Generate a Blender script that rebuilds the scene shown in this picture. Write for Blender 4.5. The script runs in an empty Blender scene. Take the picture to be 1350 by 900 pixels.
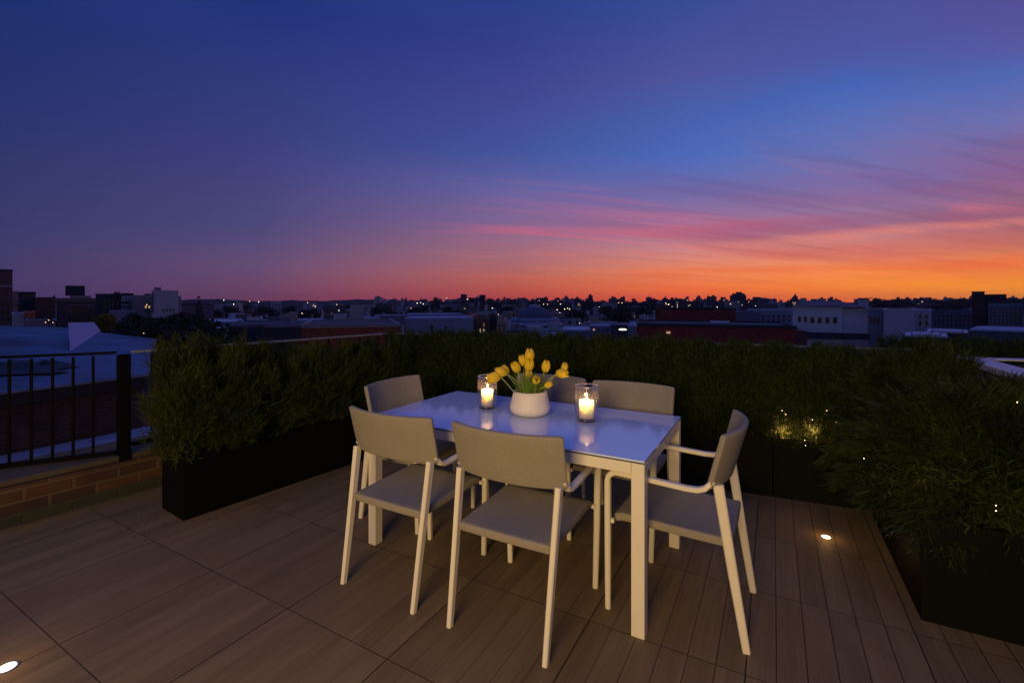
import bpy, bmesh, math, random
import numpy as np
from mathutils import Vector, Matrix

random.seed(7)
RNG = np.random.default_rng(11)
PI = math.pi
R = math.radians
scene = bpy.context.scene
COL = scene.collection
H = 1.40          # eye height above the terrace floor
F = 614.0         # focal length in photo pixels
YH = 398.0        # horizon row in the photo
GZ = -16.0        # street level

# ------------------------------------------------------------------ helpers
def P(x, y, d):
    """a point at depth d metres seen at photo position x, y"""
    return Vector(((x - 675.0) / F * d, d, H - (y - YH) / F * d))

def srgb(r, g, b):
    def f(c):
        c = c / 255.0
        return c / 12.92 if c <= 0.04045 else ((c + 0.055) / 1.055) ** 2.4
    return (f(r), f(g), f(b))

def tag(o, label=None, cat=None, group=None, kind=None):
    if label: o['label'] = label
    if cat: o['category'] = cat
    if group: o['group'] = group
    if kind: o['kind'] = kind
    return o

def empty(name, loc=(0, 0, 0), rz=0.0):
    o = bpy.data.objects.new(name, None)
    o.empty_display_size = 0.1
    COL.objects.link(o)
    o.location = loc
    o.rotation_euler = (0, 0, rz)
    return o

def copy_tree(o, parent=None):
    c = o.copy()
    COL.objects.link(c)
    c.parent = parent
    for ch in list(o.children):
        copy_tree(ch, c)
    return c

class MB:
    """collects shapes, builds ONE mesh object"""
    def __init__(s): s.bm = bmesh.new()
    def box(s, c, d, rz=0.0, taper=1.0):
        hx, hy, hz = d[0]/2, d[1]/2, d[2]/2
        cr, sr = math.cos(rz), math.sin(rz)
        vs = []
        for z, k in ((-hz, 1.0), (hz, taper)):
            for x, y in ((-hx, -hy), (hx, -hy), (hx, hy), (-hx, hy)):
                x, y = x*k, y*k
                vs.append(s.bm.verts.new((c[0] + x*cr - y*sr, c[1] + x*sr + y*cr, c[2] + z)))
        for f in ((3,2,1,0), (4,5,6,7), (0,1,5,4), (1,2,6,5), (2,3,7,6), (3,0,4,7)):
            s.bm.faces.new([vs[i] for i in f])
        return s
    def prism(s, pts, z0, z1):
        """pts counter-clockwise in plan; z0, z1 floats"""
        b = [s.bm.verts.new((p[0], p[1], z0)) for p in pts]
        t = [s.bm.verts.new((p[0], p[1], z1)) for p in pts]
        s.bm.faces.new(list(reversed(b))); s.bm.faces.new(t)
        n = len(pts)
        for i in range(n):
            s.bm.faces.new((b[i], b[(i+1) % n], t[(i+1) % n], t[i]))
        return s
    def hexa(s, v8):
        vs = [s.bm.verts.new(v) for v in v8]
        for f in ((3,2,1,0), (4,5,6,7), (0,1,5,4), (1,2,6,5), (2,3,7,6), (3,0,4,7)):
            s.bm.faces.new([vs[i] for i in f])
        return s
    def lathe(s, prof, seg=40, c=(0, 0, 0)):
        rings = []
        for r, z in prof:
            if r < 1e-6:
                rings.append([s.bm.verts.new((c[0], c[1], c[2]+z))])
            else:
                rings.append([s.bm.verts.new((c[0]+r*math.cos(2*PI*k/seg), c[1]+r*math.sin(2*PI*k/seg), c[2]+z)) for k in range(seg)])
        for a, b in zip(rings[:-1], rings[1:]):
            for k in range(seg):
                k2 = (k+1) % seg
                if len(a) == 1 and len(b) == 1: continue
                if len(a) == 1: s.bm.faces.new((a[0], b[k2], b[k]))
                elif len(b) == 1: s.bm.faces.new((a[k], a[k2], b[0]))
                else: s.bm.faces.new((a[k], a[k2], b[k2], b[k]))
        return s
    def sweep(s, pts, sec, up=None, closed_ends=True):
        """sweep a rectangular section (w, t) or per-point list along pts; w is measured along 'side', t across"""
        pts = [Vector(p) for p in pts]
        n = len(pts)
        rings = []
        side = Vector(up) if up else Vector((1, 0, 0))
        for i, p in enumerate(pts):
            a = pts[max(i-1, 0)]; b = pts[min(i+1, n-1)]
            t = (b - a).normalized()
            nrm = t.cross(side).normalized()
            sd = nrm.cross(t).normalized()
            w, th = sec[i] if isinstance(sec, list) else sec
            # mitre widening at bends
            ring = []
            c = min(w, th) * 0.22
            for x, y in ((-w/2+c, -th/2), (w/2-c, -th/2), (w/2, -th/2+c), (w/2, th/2-c), (w/2-c, th/2), (-w/2+c, th/2), (-w/2, th/2-c), (-w/2, -th/2+c)):
                ring.append(s.bm.verts.new(p + sd*x + nrm*y))
            rings.append(ring)
        for a, b in zip(rings[:-1], rings[1:]):
            for k in range(8):
                s.bm.faces.new((a[k], a[(k+1) % 8], b[(k+1) % 8], b[k]))
        s.bm.faces.new(list(reversed(rings[0]))); s.bm.faces.new(rings[-1])
        return s
    def tube(s, pts, r, seg=8):
        pts = [Vector(p) for p in pts]
        n = len(pts); rings = []
        for i, p in enumerate(pts):
            t = (pts[min(i+1, n-1)] - pts[max(i-1, 0)]).normalized()
            a = Vector((0, 0, 1)) if abs(t.z) < 0.9 else Vector((1, 0, 0))
            u = t.cross(a).normalized(); v = t.cross(u)
            rr = r[i] if isinstance(r, (list, tuple)) else r
            rings.append([s.bm.verts.new(p + u*rr*math.cos(2*PI*k/seg) + v*rr*math.sin(2*PI*k/seg)) for k in range(seg)])
        for a, b in zip(rings[:-1], rings[1:]):
            for k in range(seg):
                s.bm.faces.new((a[k], a[(k+1) % seg], b[(k+1) % seg], b[k]))
        s.bm.faces.new(list(reversed(rings[0]))); s.bm.faces.new(rings[-1])
        return s
    def build(s, name, m, parent=None, smooth=False, bevel=0.0):
        bmesh.ops.recalc_face_normals(s.bm, faces=s.bm.faces[:])
        me = bpy.data.meshes.new(name)
        s.bm.to_mesh(me); s.bm.free()
        if smooth:
            me.polygons.foreach_set('use_smooth', [True]*len(me.polygons))
        me.materials.append(m)
        o = bpy.data.objects.new(name, me)
        COL.objects.link(o)
        o.parent = parent
        if bevel > 0:
            b = o.modifiers.new('bevel', 'BEVEL'); b.width = bevel; b.segments = 2; b.limit_method = 'ANGLE'; b.angle_limit = R(40)
        return o

# ------------------------------------------------------------------ materials
def mat(name):
    m = bpy.data.materials.new(name); m.use_nodes = True
    nt = m.node_tree
    return m, nt, nt.nodes, nt.links, nt.nodes['Principled BSDF']

def simple(name, c, rough=0.6, var=0.15, scale=6.0, metal=0.0, bump=0.0, bscale=80.0, spec=0.5, obj=False):
    m, nt, N, L, bs = mat(name)
    tc = N.new('ShaderNodeTexCoord')
    nz = N.new('ShaderNodeTexNoise'); nz.inputs['Scale'].default_value = scale; nz.inputs['Detail'].default_value = 5
    L.new(tc.outputs['Object'], nz.inputs['Vector'])
    mx = N.new('ShaderNodeMix'); mx.data_type = 'RGBA'
    mx.inputs[6].default_value = (*[v*(1-var) for v in c], 1); mx.inputs[7].default_value = (*[min(1, v*(1+var)) for v in c], 1)
    L.new(nz.outputs['Fac'], mx.inputs[0]); L.new(mx.outputs[2], bs.inputs['Base Color'])
    bs.inputs['Roughness'].default_value = rough; bs.inputs['Metallic'].default_value = metal
    bs.inputs['Specular IOR Level'].default_value = spec
    if bump > 0:
        n2 = N.new('ShaderNodeTexNoise'); n2.inputs['Scale'].default_value = bscale; n2.inputs['Detail'].default_value = 4
        L.new(tc.outputs['Object'], n2.inputs['Vector'])
        bp = N.new('ShaderNodeBump'); bp.inputs['Strength'].default_value = bump; bp.inputs['Distance'].default_value = 0.01
        L.new(n2.outputs['Fac'], bp.inputs['Height']); L.new(bp.outputs['Normal'], bs.inputs['Normal'])
    return m

def emit(name, c, s, sample=False):
    m = bpy.data.materials.new(name); m.use_nodes = True
    nt = m.node_tree; nt.nodes.clear()
    e = nt.nodes.new('ShaderNodeEmission'); e.inputs[0].default_value = (*c, 1); e.inputs[1].default_value = s
    o = nt.nodes.new('ShaderNodeOutputMaterial'); nt.links.new(e.outputs[0], o.inputs[0])
    if not sample:
        m.cycles.emission_sampling = 'NONE'
    return m

def math_node(N, L, op, a, b=None, c=None):
    n = N.new('ShaderNodeMath'); n.operation = op
    for i, v in enumerate((a, b, c)):
        if v is None: continue
        if isinstance(v, (int, float)): n.inputs[i].default_value = v
        else: L.new(v, n.inputs[i])
    return n.outputs[0]

UX, UY = math.cos(R(-29.3)), math.sin(R(-29.3))     # along the table's long side
VX, VY = -UY, UX                                     # along its short side, away from the camera

def floor_material():
    m, nt, N, L, bs = mat('wood_look_tiles')
    tc = N.new('ShaderNodeTexCoord'); sp = N.new('ShaderNodeSeparateXYZ')
    L.new(tc.outputs['Object'], sp.inputs[0])
    M = lambda op, a, b=None, c=None: math_node(N, L, op, a, b, c)
    x, y = sp.outputs[0], sp.outputs[1]
    u = M('ADD', M('MULTIPLY', x, UX), M('MULTIPLY', y, UY))
    v = M('ADD', M('MULTIPLY', x, VX), M('MULTIPLY', y, VY))
    def line(co, per, off, w):
        f = M('FRACT', M('DIVIDE', M('SUBTRACT', co, off), per))
        d = M('MULTIPLY', M('MINIMUM', f, M('SUBTRACT', 1.0, f)), per)       # metres to the nearest joint
        r = N.new('ShaderNodeMapRange'); r.interpolation_type = 'SMOOTHSTEP'
        r.inputs['From Min'].default_value = w*0.45; r.inputs['From Max'].default_value = w*1.1
        r.inputs['To Min'].default_value = 1; r.inputs['To Max'].default_value = 0
        L.new(d, r.inputs['Value']); return r.outputs[0]
    gp = line(u, 0.1025, -1.322, 0.0022)
    gu = line(u, 0.615, -1.322, 0.0032)
    gv = line(v, 0.60, 0.155, 0.0030)
    # the planks' grooves are worn shallow on the left part of the terrace
    fade = N.new('ShaderNodeMapRange'); fade.inputs['From Min'].default_value = -1.6; fade.inputs['From Max'].default_value = 0.2
    fade.inputs['To Min'].default_value = 0.22; fade.inputs['To Max'].default_value = 1.0
    L.new(u, fade.inputs['Value'])
    joints = M('MAXIMUM', M('MAXIMUM', gu, M('MULTIPLY', gv, 0.75)), M('MULTIPLY', gp, fade.outputs[0]))
    # plank id for tone variation
    pid = M('FLOOR', M('DIVIDE', M('SUBTRACT', u, -1.322), 0.1025))
    tid = M('FLOOR', M('DIVIDE', M('SUBTRACT', v, 0.155), 0.60))
    cb = N.new('ShaderNodeCombineXYZ'); L.new(pid, cb.inputs[0]); L.new(tid, cb.inputs[1])
    wn = N.new('ShaderNodeTexWhiteNoise'); L.new(cb.outputs[0], wn.inputs['Vector'])
    # grain stretched along v
    cg = N.new('ShaderNodeCombineXYZ')
    L.new(M('ADD', M('MULTIPLY', u, 90.0), M('MULTIPLY', wn.outputs['Value'], 30.0)), cg.inputs[0]); L.new(M('MULTIPLY', v, 3.5), cg.inputs[1])
    ng = N.new('ShaderNodeTexNoise'); ng.inputs['Scale'].default_value = 1.0; ng.inputs['Detail'].default_value = 6; ng.inputs['Roughness'].default_value = 0.6
    ng.inputs['Distortion'].default_value = 0.5
    L.new(cg.outputs[0], ng.inputs['Vector'])
    cg2 = N.new('ShaderNodeCombineXYZ'); L.new(M('MULTIPLY', u, 14.0), cg2.inputs[0]); L.new(M('MULTIPLY', v, 1.2), cg2.inputs[1])
    n2 = N.new('ShaderNodeTexNoise'); n2.inputs['Scale'].default_value = 1.0; n2.inputs['Detail'].default_value = 4
    L.new(cg2.outputs[0], n2.inputs['Vector'])
    n3 = N.new('ShaderNodeTexNoise'); n3.inputs['Scale'].default_value = 2.2; n3.inputs['Detail'].default_value = 6
    L.new(tc.outputs['Object'], n3.inputs['Vector'])
    t = M('ADD', M('MULTIPLY', ng.outputs['Fac'], 0.75), M('ADD', M('MULTIPLY', n2.outputs['Fac'], 0.55), M('MULTIPLY', M('SUBTRACT', wn.outputs['Value'], 0.5), 0.26)))
    t = M('ADD', t, M('MULTIPLY', n3.outputs['Fac'], 0.35))
    rp = N.new('ShaderNodeValToRGB'); L.new(M('SUBTRACT', t, 0.33), rp.inputs[0])
    rp.color_ramp.elements[0].position = 0.15; rp.color_ramp.elements[0].color = (0.112, 0.080, 0.038, 1)
    rp.color_ramp.elements[1].position = 0.85; rp.color_ramp.elements[1].color = (0.235, 0.174, 0.092, 1)
    mx = N.new('ShaderNodeMix'); mx.data_type = 'RGBA'; mx.inputs[7].default_value = (0.022, 0.016, 0.012, 1)
    L.new(joints, mx.inputs[0]); L.new(rp.outputs[0], mx.inputs[6]); L.new(mx.outputs[2], bs.inputs['Base Color'])
    nd = N.new('ShaderNodeTexNoise'); nd.inputs['Scale'].default_value = 1.1; nd.inputs['Detail'].default_value = 8; nd.inputs['Roughness'].default_value = 0.7
    L.new(tc.outputs['Object'], nd.inputs['Vector'])
    dr_ = N.new('ShaderNodeMapRange'); dr_.inputs['From Min'].default_value = 0.50; dr_.inputs['From Max'].default_value = 0.75; dr_.inputs['To Min'].default_value = 0.0; dr_.inputs['To Max'].default_value = 0.55
    L.new(nd.outputs['Fac'], dr_.inputs['Value'])
    md = N.new('ShaderNodeMix'); md.data_type = 'RGBA'; md.blend_type = 'MULTIPLY'; md.inputs[7].default_value = (0.55, 0.50, 0.45, 1)
    L.new(dr_.outputs[0], md.inputs[0]); L.new(mx.outputs[2], md.inputs[6]); L.new(md.outputs[2], bs.inputs['Base Color'])
    rr = N.new('ShaderNodeMapRange'); rr.inputs['To Min'].default_value = 0.48; rr.inputs['To Max'].default_value = 0.75
    L.new(n3.outputs['Fac'], rr.inputs['Value']); L.new(rr.outputs[0], bs.inputs['Roughness'])
    bs.inputs['Specular IOR Level'].default_value = 0.2
    hgt = M('SUBTRACT', M('MULTIPLY', ng.outputs['Fac'], 0.12), M('MULTIPLY', joints, 1.0))
    bp = N.new('ShaderNodeBump'); bp.inputs['Strength'].default_value = 0.6; bp.inputs['Distance'].default_value = 0.003
    L.new(hgt, bp.inputs['Height']); L.new(bp.outputs['Normal'], bs.inputs['Normal'])
    return m

def fabric_material(name, c):
    m, nt, N, L, bs = mat(name)
    tc = N.new('ShaderNodeTexCoord')
    M = lambda op, a, b=None, c=None: math_node(N, L, op, a, b, c)
    def nz_(sc, vec):
        mp = N.new('ShaderNodeMapping'); mp.inputs['Scale'].default_value = vec; L.new(tc.outputs['Object'], mp.inputs[0])
        n = N.new('ShaderNodeTexNoise'); n.inputs['Scale'].default_value = sc; n.inputs['Detail'].default_value = 2; L.new(mp.outputs[0], n.inputs['Vector']); return n.outputs['Fac']
    a_ = nz_(220, (1, 1, 0.12)); b_ = nz_(220, (0.12, 0.6, 1)); c_ = nz_(10, (1, 1, 1))
    wv = M('MULTIPLY', M('ADD', a_, b_), 0.5)
    t = M('ADD', M('MULTIPLY', wv, 0.9), M('MULTIPLY', c_, 0.25))
    rp = N.new('ShaderNodeValToRGB'); L.new(t, rp.inputs[0])
    rp.color_ramp.elements[0].position = 0.35; rp.color_ramp.elements[0].color = (*[v*0.80 for v in c], 1)
    rp.color_ramp.elements[1].position = 0.85; rp.color_ramp.elements[1].color = (*[v*1.12 for v in c], 1)
    L.new(rp.outputs[0], bs.inputs['Base Color'])
    bs.inputs['Roughness'].default_value = 0.9; bs.inputs['Specular IOR Level'].default_value = 0.15
    bp = N.new('ShaderNodeBump'); bp.inputs['Strength'].default_value = 0.5; bp.inputs['Distance'].default_value = 0.002
    L.new(wv, bp.inputs['Height']); L.new(bp.outputs['Normal'], bs.inputs['Normal'])
    return m

def brick_material(name, c1, c2, mortar, bw, bh, scale=1.0, msize=0.012, rotz=0.0, horizontal=False, stain=None, rough=0.85):
    """bricks mapped along the wall's length (rotz = direction of the wall) and its height"""
    m, nt, N, L, bs = mat(name)
    tc = N.new('ShaderNodeTexCoord'); mp = N.new('ShaderNodeMapping'); mp.inputs['Rotation'].default_value = (0, 0, -rotz)
    L.new(tc.outputs['Object'], mp.inputs['Vector'])
    sp = N.new('ShaderNodeSeparateXYZ'); L.new(mp.outputs[0], sp.inputs[0])
    cb = N.new('ShaderNodeCombineXYZ')
    L.new(sp.outputs[0], cb.inputs[0]); L.new(sp.outputs[2], cb.inputs[1])
    bt = N.new('ShaderNodeTexBrick')
    bt.inputs['Color1'].default_value = (*c1, 1); bt.inputs['Color2'].default_value = (*c2, 1); bt.inputs['Mortar'].default_value = (*mortar, 1)
    bt.inputs['Scale'].default_value = scale; bt.inputs['Brick Width'].default_value = bw; bt.inputs['Row Height'].default_value = bh
    bt.inputs['Mortar Size'].default_value = msize; bt.inputs['Mortar Smooth'].default_value = 0.3
    nz = N.new('ShaderNodeTexNoise'); nz.inputs['Scale'].default_value = 3.0; nz.inputs['Detail'].default_value = 7
    L.new(tc.outputs['Object'], nz.inputs['Vector'])
    L.new(cb.outputs[0], bt.inputs['Vector'])
    mx = N.new('ShaderNodeMix'); mx.data_type = 'RGBA'; mx.blend_type = 'MULTIPLY'; mx.inputs[0].default_value = 0.8
    rp = N.new('ShaderNodeValToRGB'); rp.color_ramp.elements[0].position = 0.3; rp.color_ramp.elements[0].color = (0.35, 0.33, 0.32, 1); rp.color_ramp.elements[1].position = 0.65
    L.new(nz.outputs['Fac'], rp.inputs[0]); L.new(bt.outputs['Color'], mx.inputs[6]); L.new(rp.outputs[0], mx.inputs[7])
    out = mx.outputs[2]
    if stain:   # algae on the lowest course
        mr = N.new('ShaderNodeMapRange'); mr.interpolation_type = 'SMOOTHSTEP'
        mr.inputs['From Min'].default_value = 0.07; mr.inputs['From Max'].default_value = 0.11; mr.inputs['To Min'].default_value = 0.85; mr.inputs['To Max'].default_value = 0.0
        L.new(math_node(N, L, 'ADD', sp.outputs[2], math_node(N, L, 'MULTIPLY', math_node(N, L, 'SUBTRACT', nz.outputs['Fac'], 0.5), 0.03)), mr.inputs['Value'])
        m2 = N.new('ShaderNodeMix'); m2.data_type = 'RGBA'; m2.inputs[7].default_value = (*stain, 1)
        L.new(mr.outputs[0], m2.inputs[0]); L.new(out, m2.inputs[6]); out = m2.outputs[2]
    L.new(out, bs.inputs['Base Color']); bs.inputs['Roughness'].default_value = rough
    bp = N.new('ShaderNodeBump'); bp.inputs['Strength'].default_value = 0.7; bp.inputs['Distance'].default_value = 0.01
    inv = math_node(N, L, 'ADD', math_node(N, L, 'MULTIPLY', bt.outputs['Fac'], -1.0), math_node(N, L, 'MULTIPLY', nz.outputs['Fac'], 0.5))
    L.new(inv, bp.inputs['Height']); L.new(bp.outputs['Normal'], bs.inputs['Normal'])
    return m

def leaf_material(name, dark, light, trans=0.25, rough=0.6):
    m, nt, N, L, bs = mat(name)
    g = N.new('ShaderNodeNewGeometry')
    tc = N.new('ShaderNodeTexCoord')
    nz = N.new('ShaderNodeTexNoise'); nz.inputs['Scale'].default_value = 5.0; nz.inputs['Detail'].default_value = 4
    L.new(tc.outputs['Object'], nz.inputs['Vector'])
    t = math_node(N, L, 'ADD', math_node(N, L, 'MULTIPLY', g.outputs['Random Per Island'], 0.5), math_node(N, L, 'MULTIPLY', math_node(N, L, 'SUBTRACT', nz.outputs['Fac'], 0.25), 1.0))
    rp = N.new('ShaderNodeValToRGB'); L.new(t, rp.inputs[0])
    rp.color_ramp.elements[0].position = 0.2; rp.color_ramp.elements[0].color = (*dark, 1)
    rp.color_ramp.elements[1].position = 0.92; rp.color_ramp.elements[1].color = (*light, 1)
    e_ = rp.color_ramp.elements.new(0.97); e_.color = (light[0]*1.5, light[1]*0.85, light[2], 1)
    L.new(rp.outputs[0], bs.inputs['Base Color']); bs.inputs['Roughness'].default_value = rough
    bs.inputs['Specular IOR Level'].default_value = 0.3
    tr = N.new('ShaderNodeBsdfTranslucent'); L.new(rp.outputs[0], tr.inputs[0])
    mx = N.new('ShaderNodeMixShader'); mx.inputs[0].default_value = trans
    L.new(bs.outputs[0], mx.inputs[1]); L.new(tr.outputs[0], mx.inputs[2])
    L.new(mx.outputs[0], N['Material Output'].inputs[0])
    return m

def membrane_material(name, c, dark):
    """grey roofing sheet with seams, ponding stains and wrinkles"""
    m, nt, N, L, bs = mat(name)
    tc = N.new('ShaderNodeTexCoord')
    mp = N.new('ShaderNodeMapping'); mp.inputs['Rotation'].default_value = (0, 0, R(-58)); mp.inputs['Scale'].default_value = (0.35, 1.4, 1)
    L.new(tc.outputs['Object'], mp.inputs['Vector'])
    n1 = N.new('ShaderNodeTexNoise'); n1.inputs['Scale'].default_value = 0.7; n1.inputs['Detail'].default_value = 7; n1.inputs['Distortion'].default_value = 1.2
    L.new(mp.outputs[0], n1.inputs['Vector'])
    n2 = N.new('ShaderNodeTexNoise'); n2.inputs['Scale'].default_value = 0.28; n2.inputs['Detail'].default_value = 5
    L.new(tc.outputs['Object'], n2.inputs['Vector'])
    rp = N.new('ShaderNodeValToRGB'); L.new(n1.outputs['Fac'], rp.inputs[0])
    rp.color_ramp.elements[0].position = 0.32; rp.color_ramp.elements[0].color = (*[v*0.6 for v in c], 1)
    rp.color_ramp.elements[1].position = 0.68; rp.color_ramp.elements[1].color = (*[v*1.15 for v in c], 1)
    st = N.new('ShaderNodeValToRGB'); L.new(n2.outputs['Fac'], st.inputs[0])
    st.color_ramp.elements[0].position = 0.52; st.color_ramp.elements[0].color = (0, 0, 0, 1); st.color_ramp.elements[1].position = 0.62; st.color_ramp.elements[1].color = (0.8, 0.8, 0.8, 1)
    mx = N.new('ShaderNodeMix'); mx.data_type = 'RGBA'; mx.inputs[7].default_value = (*dark, 1)
    L.new(st.outputs[0], mx.inputs[0]); L.new(rp.outputs[0], mx.inputs[6]); L.new(mx.outputs[2], bs.inputs['Base Color'])
    m3 = N.new('ShaderNodeMapping'); m3.inputs['Rotation'].default_value = (0, 0, R(30)); L.new(tc.outputs['Object'], m3.inputs['Vector'])
    s3 = N.new('ShaderNodeSeparateXYZ'); L.new(m3.outputs[0], s3.inputs[0])
    f3 = math_node(N, L, 'FRACT', math_node(N, L, 'DIVIDE', math_node(N, L, 'ADD', s3.outputs[0], math_node(N, L, 'MULTIPLY', n1.outputs['Fac'], 0.15)), 1.9))
    g3 = math_node(N, L, 'LESS_THAN', f3, 0.018)
    m4 = N.new('ShaderNodeMix'); m4.data_type = 'RGBA'; m4.blend_type = 'MULTIPLY'; m4.inputs[7].default_value = (0.68, 0.68, 0.7, 1)
    L.new(g3, m4.inputs[0]); L.new(mx.outputs[2], m4.inputs[6]); L.new(m4.outputs[2], bs.inputs['Base Color'])
    bs.inputs['Roughness'].default_value = 0.6
    bp = N.new('ShaderNodeBump'); bp.inputs['Strength'].default_value = 0.6; bp.inputs['Distance'].default_value = 0.12
    L.new(n1.outputs['Fac'], bp.inputs['Height']); L.new(bp.outputs['Normal'], bs.inputs['Normal'])
    return m

def thin_glass(name, tint=(0.97, 0.96, 0.94), ior=1.45, milk=0.0):
    m = bpy.data.materials.new(name); m.use_nodes = True
    nt = m.node_tree; N, L = nt.nodes, nt.links; N.clear()
    lw = N.new('ShaderNodeLayerWeight'); lw.inputs[0].default_value = 0.5
    fac = math_node(N, L, 'ADD', math_node(N, L, 'MULTIPLY', math_node(N, L, 'POWER', lw.outputs['Facing'], 2.2), 0.75), 0.05)
    tr = N.new('ShaderNodeBsdfTransparent'); tr.inputs[0].default_value = (*tint, 1)
    gl = N.new('ShaderNodeBsdfGlossy'); gl.inputs['Roughness'].default_value = 0.03
    mx = N.new('ShaderNodeMixShader'); o = N.new('ShaderNodeOutputMaterial')
    L.new(fac, mx.inputs[0]); L.new(tr.outputs[0], mx.inputs[1]); L.new(gl.outputs[0], mx.inputs[2]); L.new(mx.outputs[0], o.inputs[0])
    if milk > 0:
        tl_ = N.new('ShaderNodeBsdfTranslucent'); tl_.inputs[0].default_value = (0.9, 0.85, 0.78, 1)
        m2 = N.new('ShaderNodeMixShader'); m2.inputs[0].default_value = milk
        L.new(mx.outputs[0], m2.inputs[1]); L.new(tl_.outputs[0], m2.inputs[2]); L.new(m2.outputs[0], o.inputs[0])
    return m

MAT = {}
MAT['floor'] = floor_material()
MAT['frame'] = simple('cream_powder_coat', (0.77, 0.72, 0.56), rough=0.42, var=0.05, scale=12, bump=0.06, bscale=500)
MAT['fabric'] = fabric_material('taupe_sling_fabric', (0.29, 0.262, 0.205))
MAT['planter'] = simple('black_planter_metal', (0.0028, 0.003, 0.0026), rough=0.6, spec=0.10, var=0.35, scale=5, bump=0.1, bscale=60)
MAT['soil'] = simple('potting_soil', (0.03, 0.022, 0.015), rough=0.95, var=0.5, scale=40, bump=0.8, bscale=60)
MAT['rail'] = simple('black_railing_paint', (0.003, 0.003, 0.0035), rough=0.7, spec=0.05, var=0.2, scale=20)
MAT['coping'] = simple('coping_concrete', (0.062, 0.05, 0.03), rough=0.85, var=0.35, scale=5, bump=0.4, bscale=60)
MAT['pale_coping'] = simple('pale_metal_coping', (0.55, 0.54, 0.55), rough=0.5, var=0.15, scale=4)
MAT['rail_cap'] = simple('weathered_rail_cap', (0.19, 0.19, 0.20), rough=0.55, var=0.2, scale=4)

# back-painted glass table top, the sky's blue put into its base colour
m, nt, N, L, bs = mat('sky_tinted_glass')
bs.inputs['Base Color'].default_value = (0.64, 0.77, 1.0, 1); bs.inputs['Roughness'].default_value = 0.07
bs.inputs['IOR'].default_value = 1.55; bs.inputs['Specular IOR Level'].default_value = 0.6
bs.inputs['Coat Weight'].default_value = 0.6; bs.inputs['Coat Roughness'].default_value = 0.02
tc = N.new('ShaderNodeTexCoord'); nz = N.new('ShaderNodeTexNoise'); nz.inputs['Scale'].default_value = 7; nz.inputs['Detail'].default_value = 6
L.new(tc.outputs['Object'], nz.inputs['Vector'])
mr = N.new('ShaderNodeMapRange'); mr.inputs['From Min'].default_value = 0.35; mr.inputs['From Max'].default_value = 0.7
mr.inputs['To Min'].default_value = 0.05; mr.inputs['To Max'].default_value = 0.14
L.new(nz.outputs['Fac'], mr.inputs['Value']); L.new(mr.outputs[0], bs.inputs['Roughness'])
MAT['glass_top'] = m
MAT['glass_edge'] = simple('dark_glass_edge', (0.05, 0.06, 0.07), rough=0.3)
MAT['ceramic'] = simple('matt_cream_ceramic', (0.84, 0.77, 0.62), rough=0.55, var=0.06, scale=8, bump=0.08, bscale=120)
MAT['glass'] = thin_glass('clear_hurricane_glass', milk=0.035)
MAT['glass_base'] = thin_glass('thick_glass_base', (0.90, 0.84, 0.78), 1.5)
MAT['glass_rim'] = simple('polished_glass_rim', (0.55, 0.5, 0.46), rough=0.12, spec=1.0)
m, nt, N, L, bs = mat('candle_wax')
bs.inputs['Base Color'].default_value = (0.96, 0.86, 0.68, 1); bs.inputs['Roughness'].default_value = 0.5
bs.inputs['Subsurface Weight'].default_value = 1.0; bs.inputs['Subsurface Radius'].default_value = (1.0, 0.72, 0.42); bs.inputs['Subsurface Scale'].default_value = 0.11
MAT['wax'] = m
MAT['wick'] = simple('charred_wick', (0.01, 0.008, 0.006), rough=0.9)
MAT['flame'] = emit('candle_flame', (1.0, 0.62, 0.24), 26.0)
MAT['petal'] = None
m, nt, N, L, bs = mat('tulip_petal')
tc = N.new('ShaderNodeTexCoord'); mp = N.new('ShaderNodeMapping'); mp.inputs['Scale'].default_value = (60, 60, 8); L.new(tc.outputs['Object'], mp.inputs[0])
nz = N.new('ShaderNodeTexNoise'); nz.inputs['Scale'].default_value = 4; nz.inputs['Detail'].default_value = 5; L.new(mp.outputs[0], nz.inputs['Vector'])
rp = N.new('ShaderNodeValToRGB'); L.new(nz.outputs['Fac'], rp.inputs[0])
rp.color_ramp.elements[0].position = 0.3; rp.color_ramp.elements[0].color = (0.92, 0.60, 0.008, 1)
rp.color_ramp.elements[1].position = 0.7; rp.color_ramp.elements[1].color = (1.0, 0.86, 0.03, 1)
L.new(rp.outputs[0], bs.inputs['Base Color']); bs.inputs['Roughness'].default_value = 0.5
tr = N.new('ShaderNodeBsdfTranslucent'); L.new(rp.outputs[0], tr.inputs[0])
mx = N.new('ShaderNodeMixShader'); mx.inputs[0].default_value = 0.35
L.new(bs.outputs[0], mx.inputs[1]); L.new(tr.outputs[0], mx.inputs[2]); L.new(mx.outputs[0], N['Material Output'].inputs[0])
MAT['petal'] = m
MAT['tulip_stem'] = simple('tulip_stem', (0.28, 0.36, 0.12), rough=0.5, var=0.2, scale=30)
MAT['tulip_leaf'] = leaf_material('tulip_leaf', (0.16, 0.28, 0.03), (0.48, 0.62, 0.08), 0.4)
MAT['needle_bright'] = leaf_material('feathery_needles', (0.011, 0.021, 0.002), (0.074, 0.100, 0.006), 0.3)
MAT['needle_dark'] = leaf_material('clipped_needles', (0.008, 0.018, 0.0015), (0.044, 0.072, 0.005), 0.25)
MAT['juniper'] = leaf_material('juniper_sprays', (0.010, 0.019, 0.003), (0.060, 0.082, 0.008), 0.25)
MAT['twig'] = simple('twig_bark', (0.07, 0.05, 0.03), rough=0.9, var=0.3, scale=20)
MAT['tree_leaf'] = leaf_material('city_tree_leaves', (0.014, 0.020, 0.008), (0.05, 0.06, 0.02), 0.2)
MAT['yellow_leaf'] = leaf_material('yellow_tree_leaves', (0.09, 0.085, 0.012), (0.30, 0.25, 0.03), 0.3)
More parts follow.
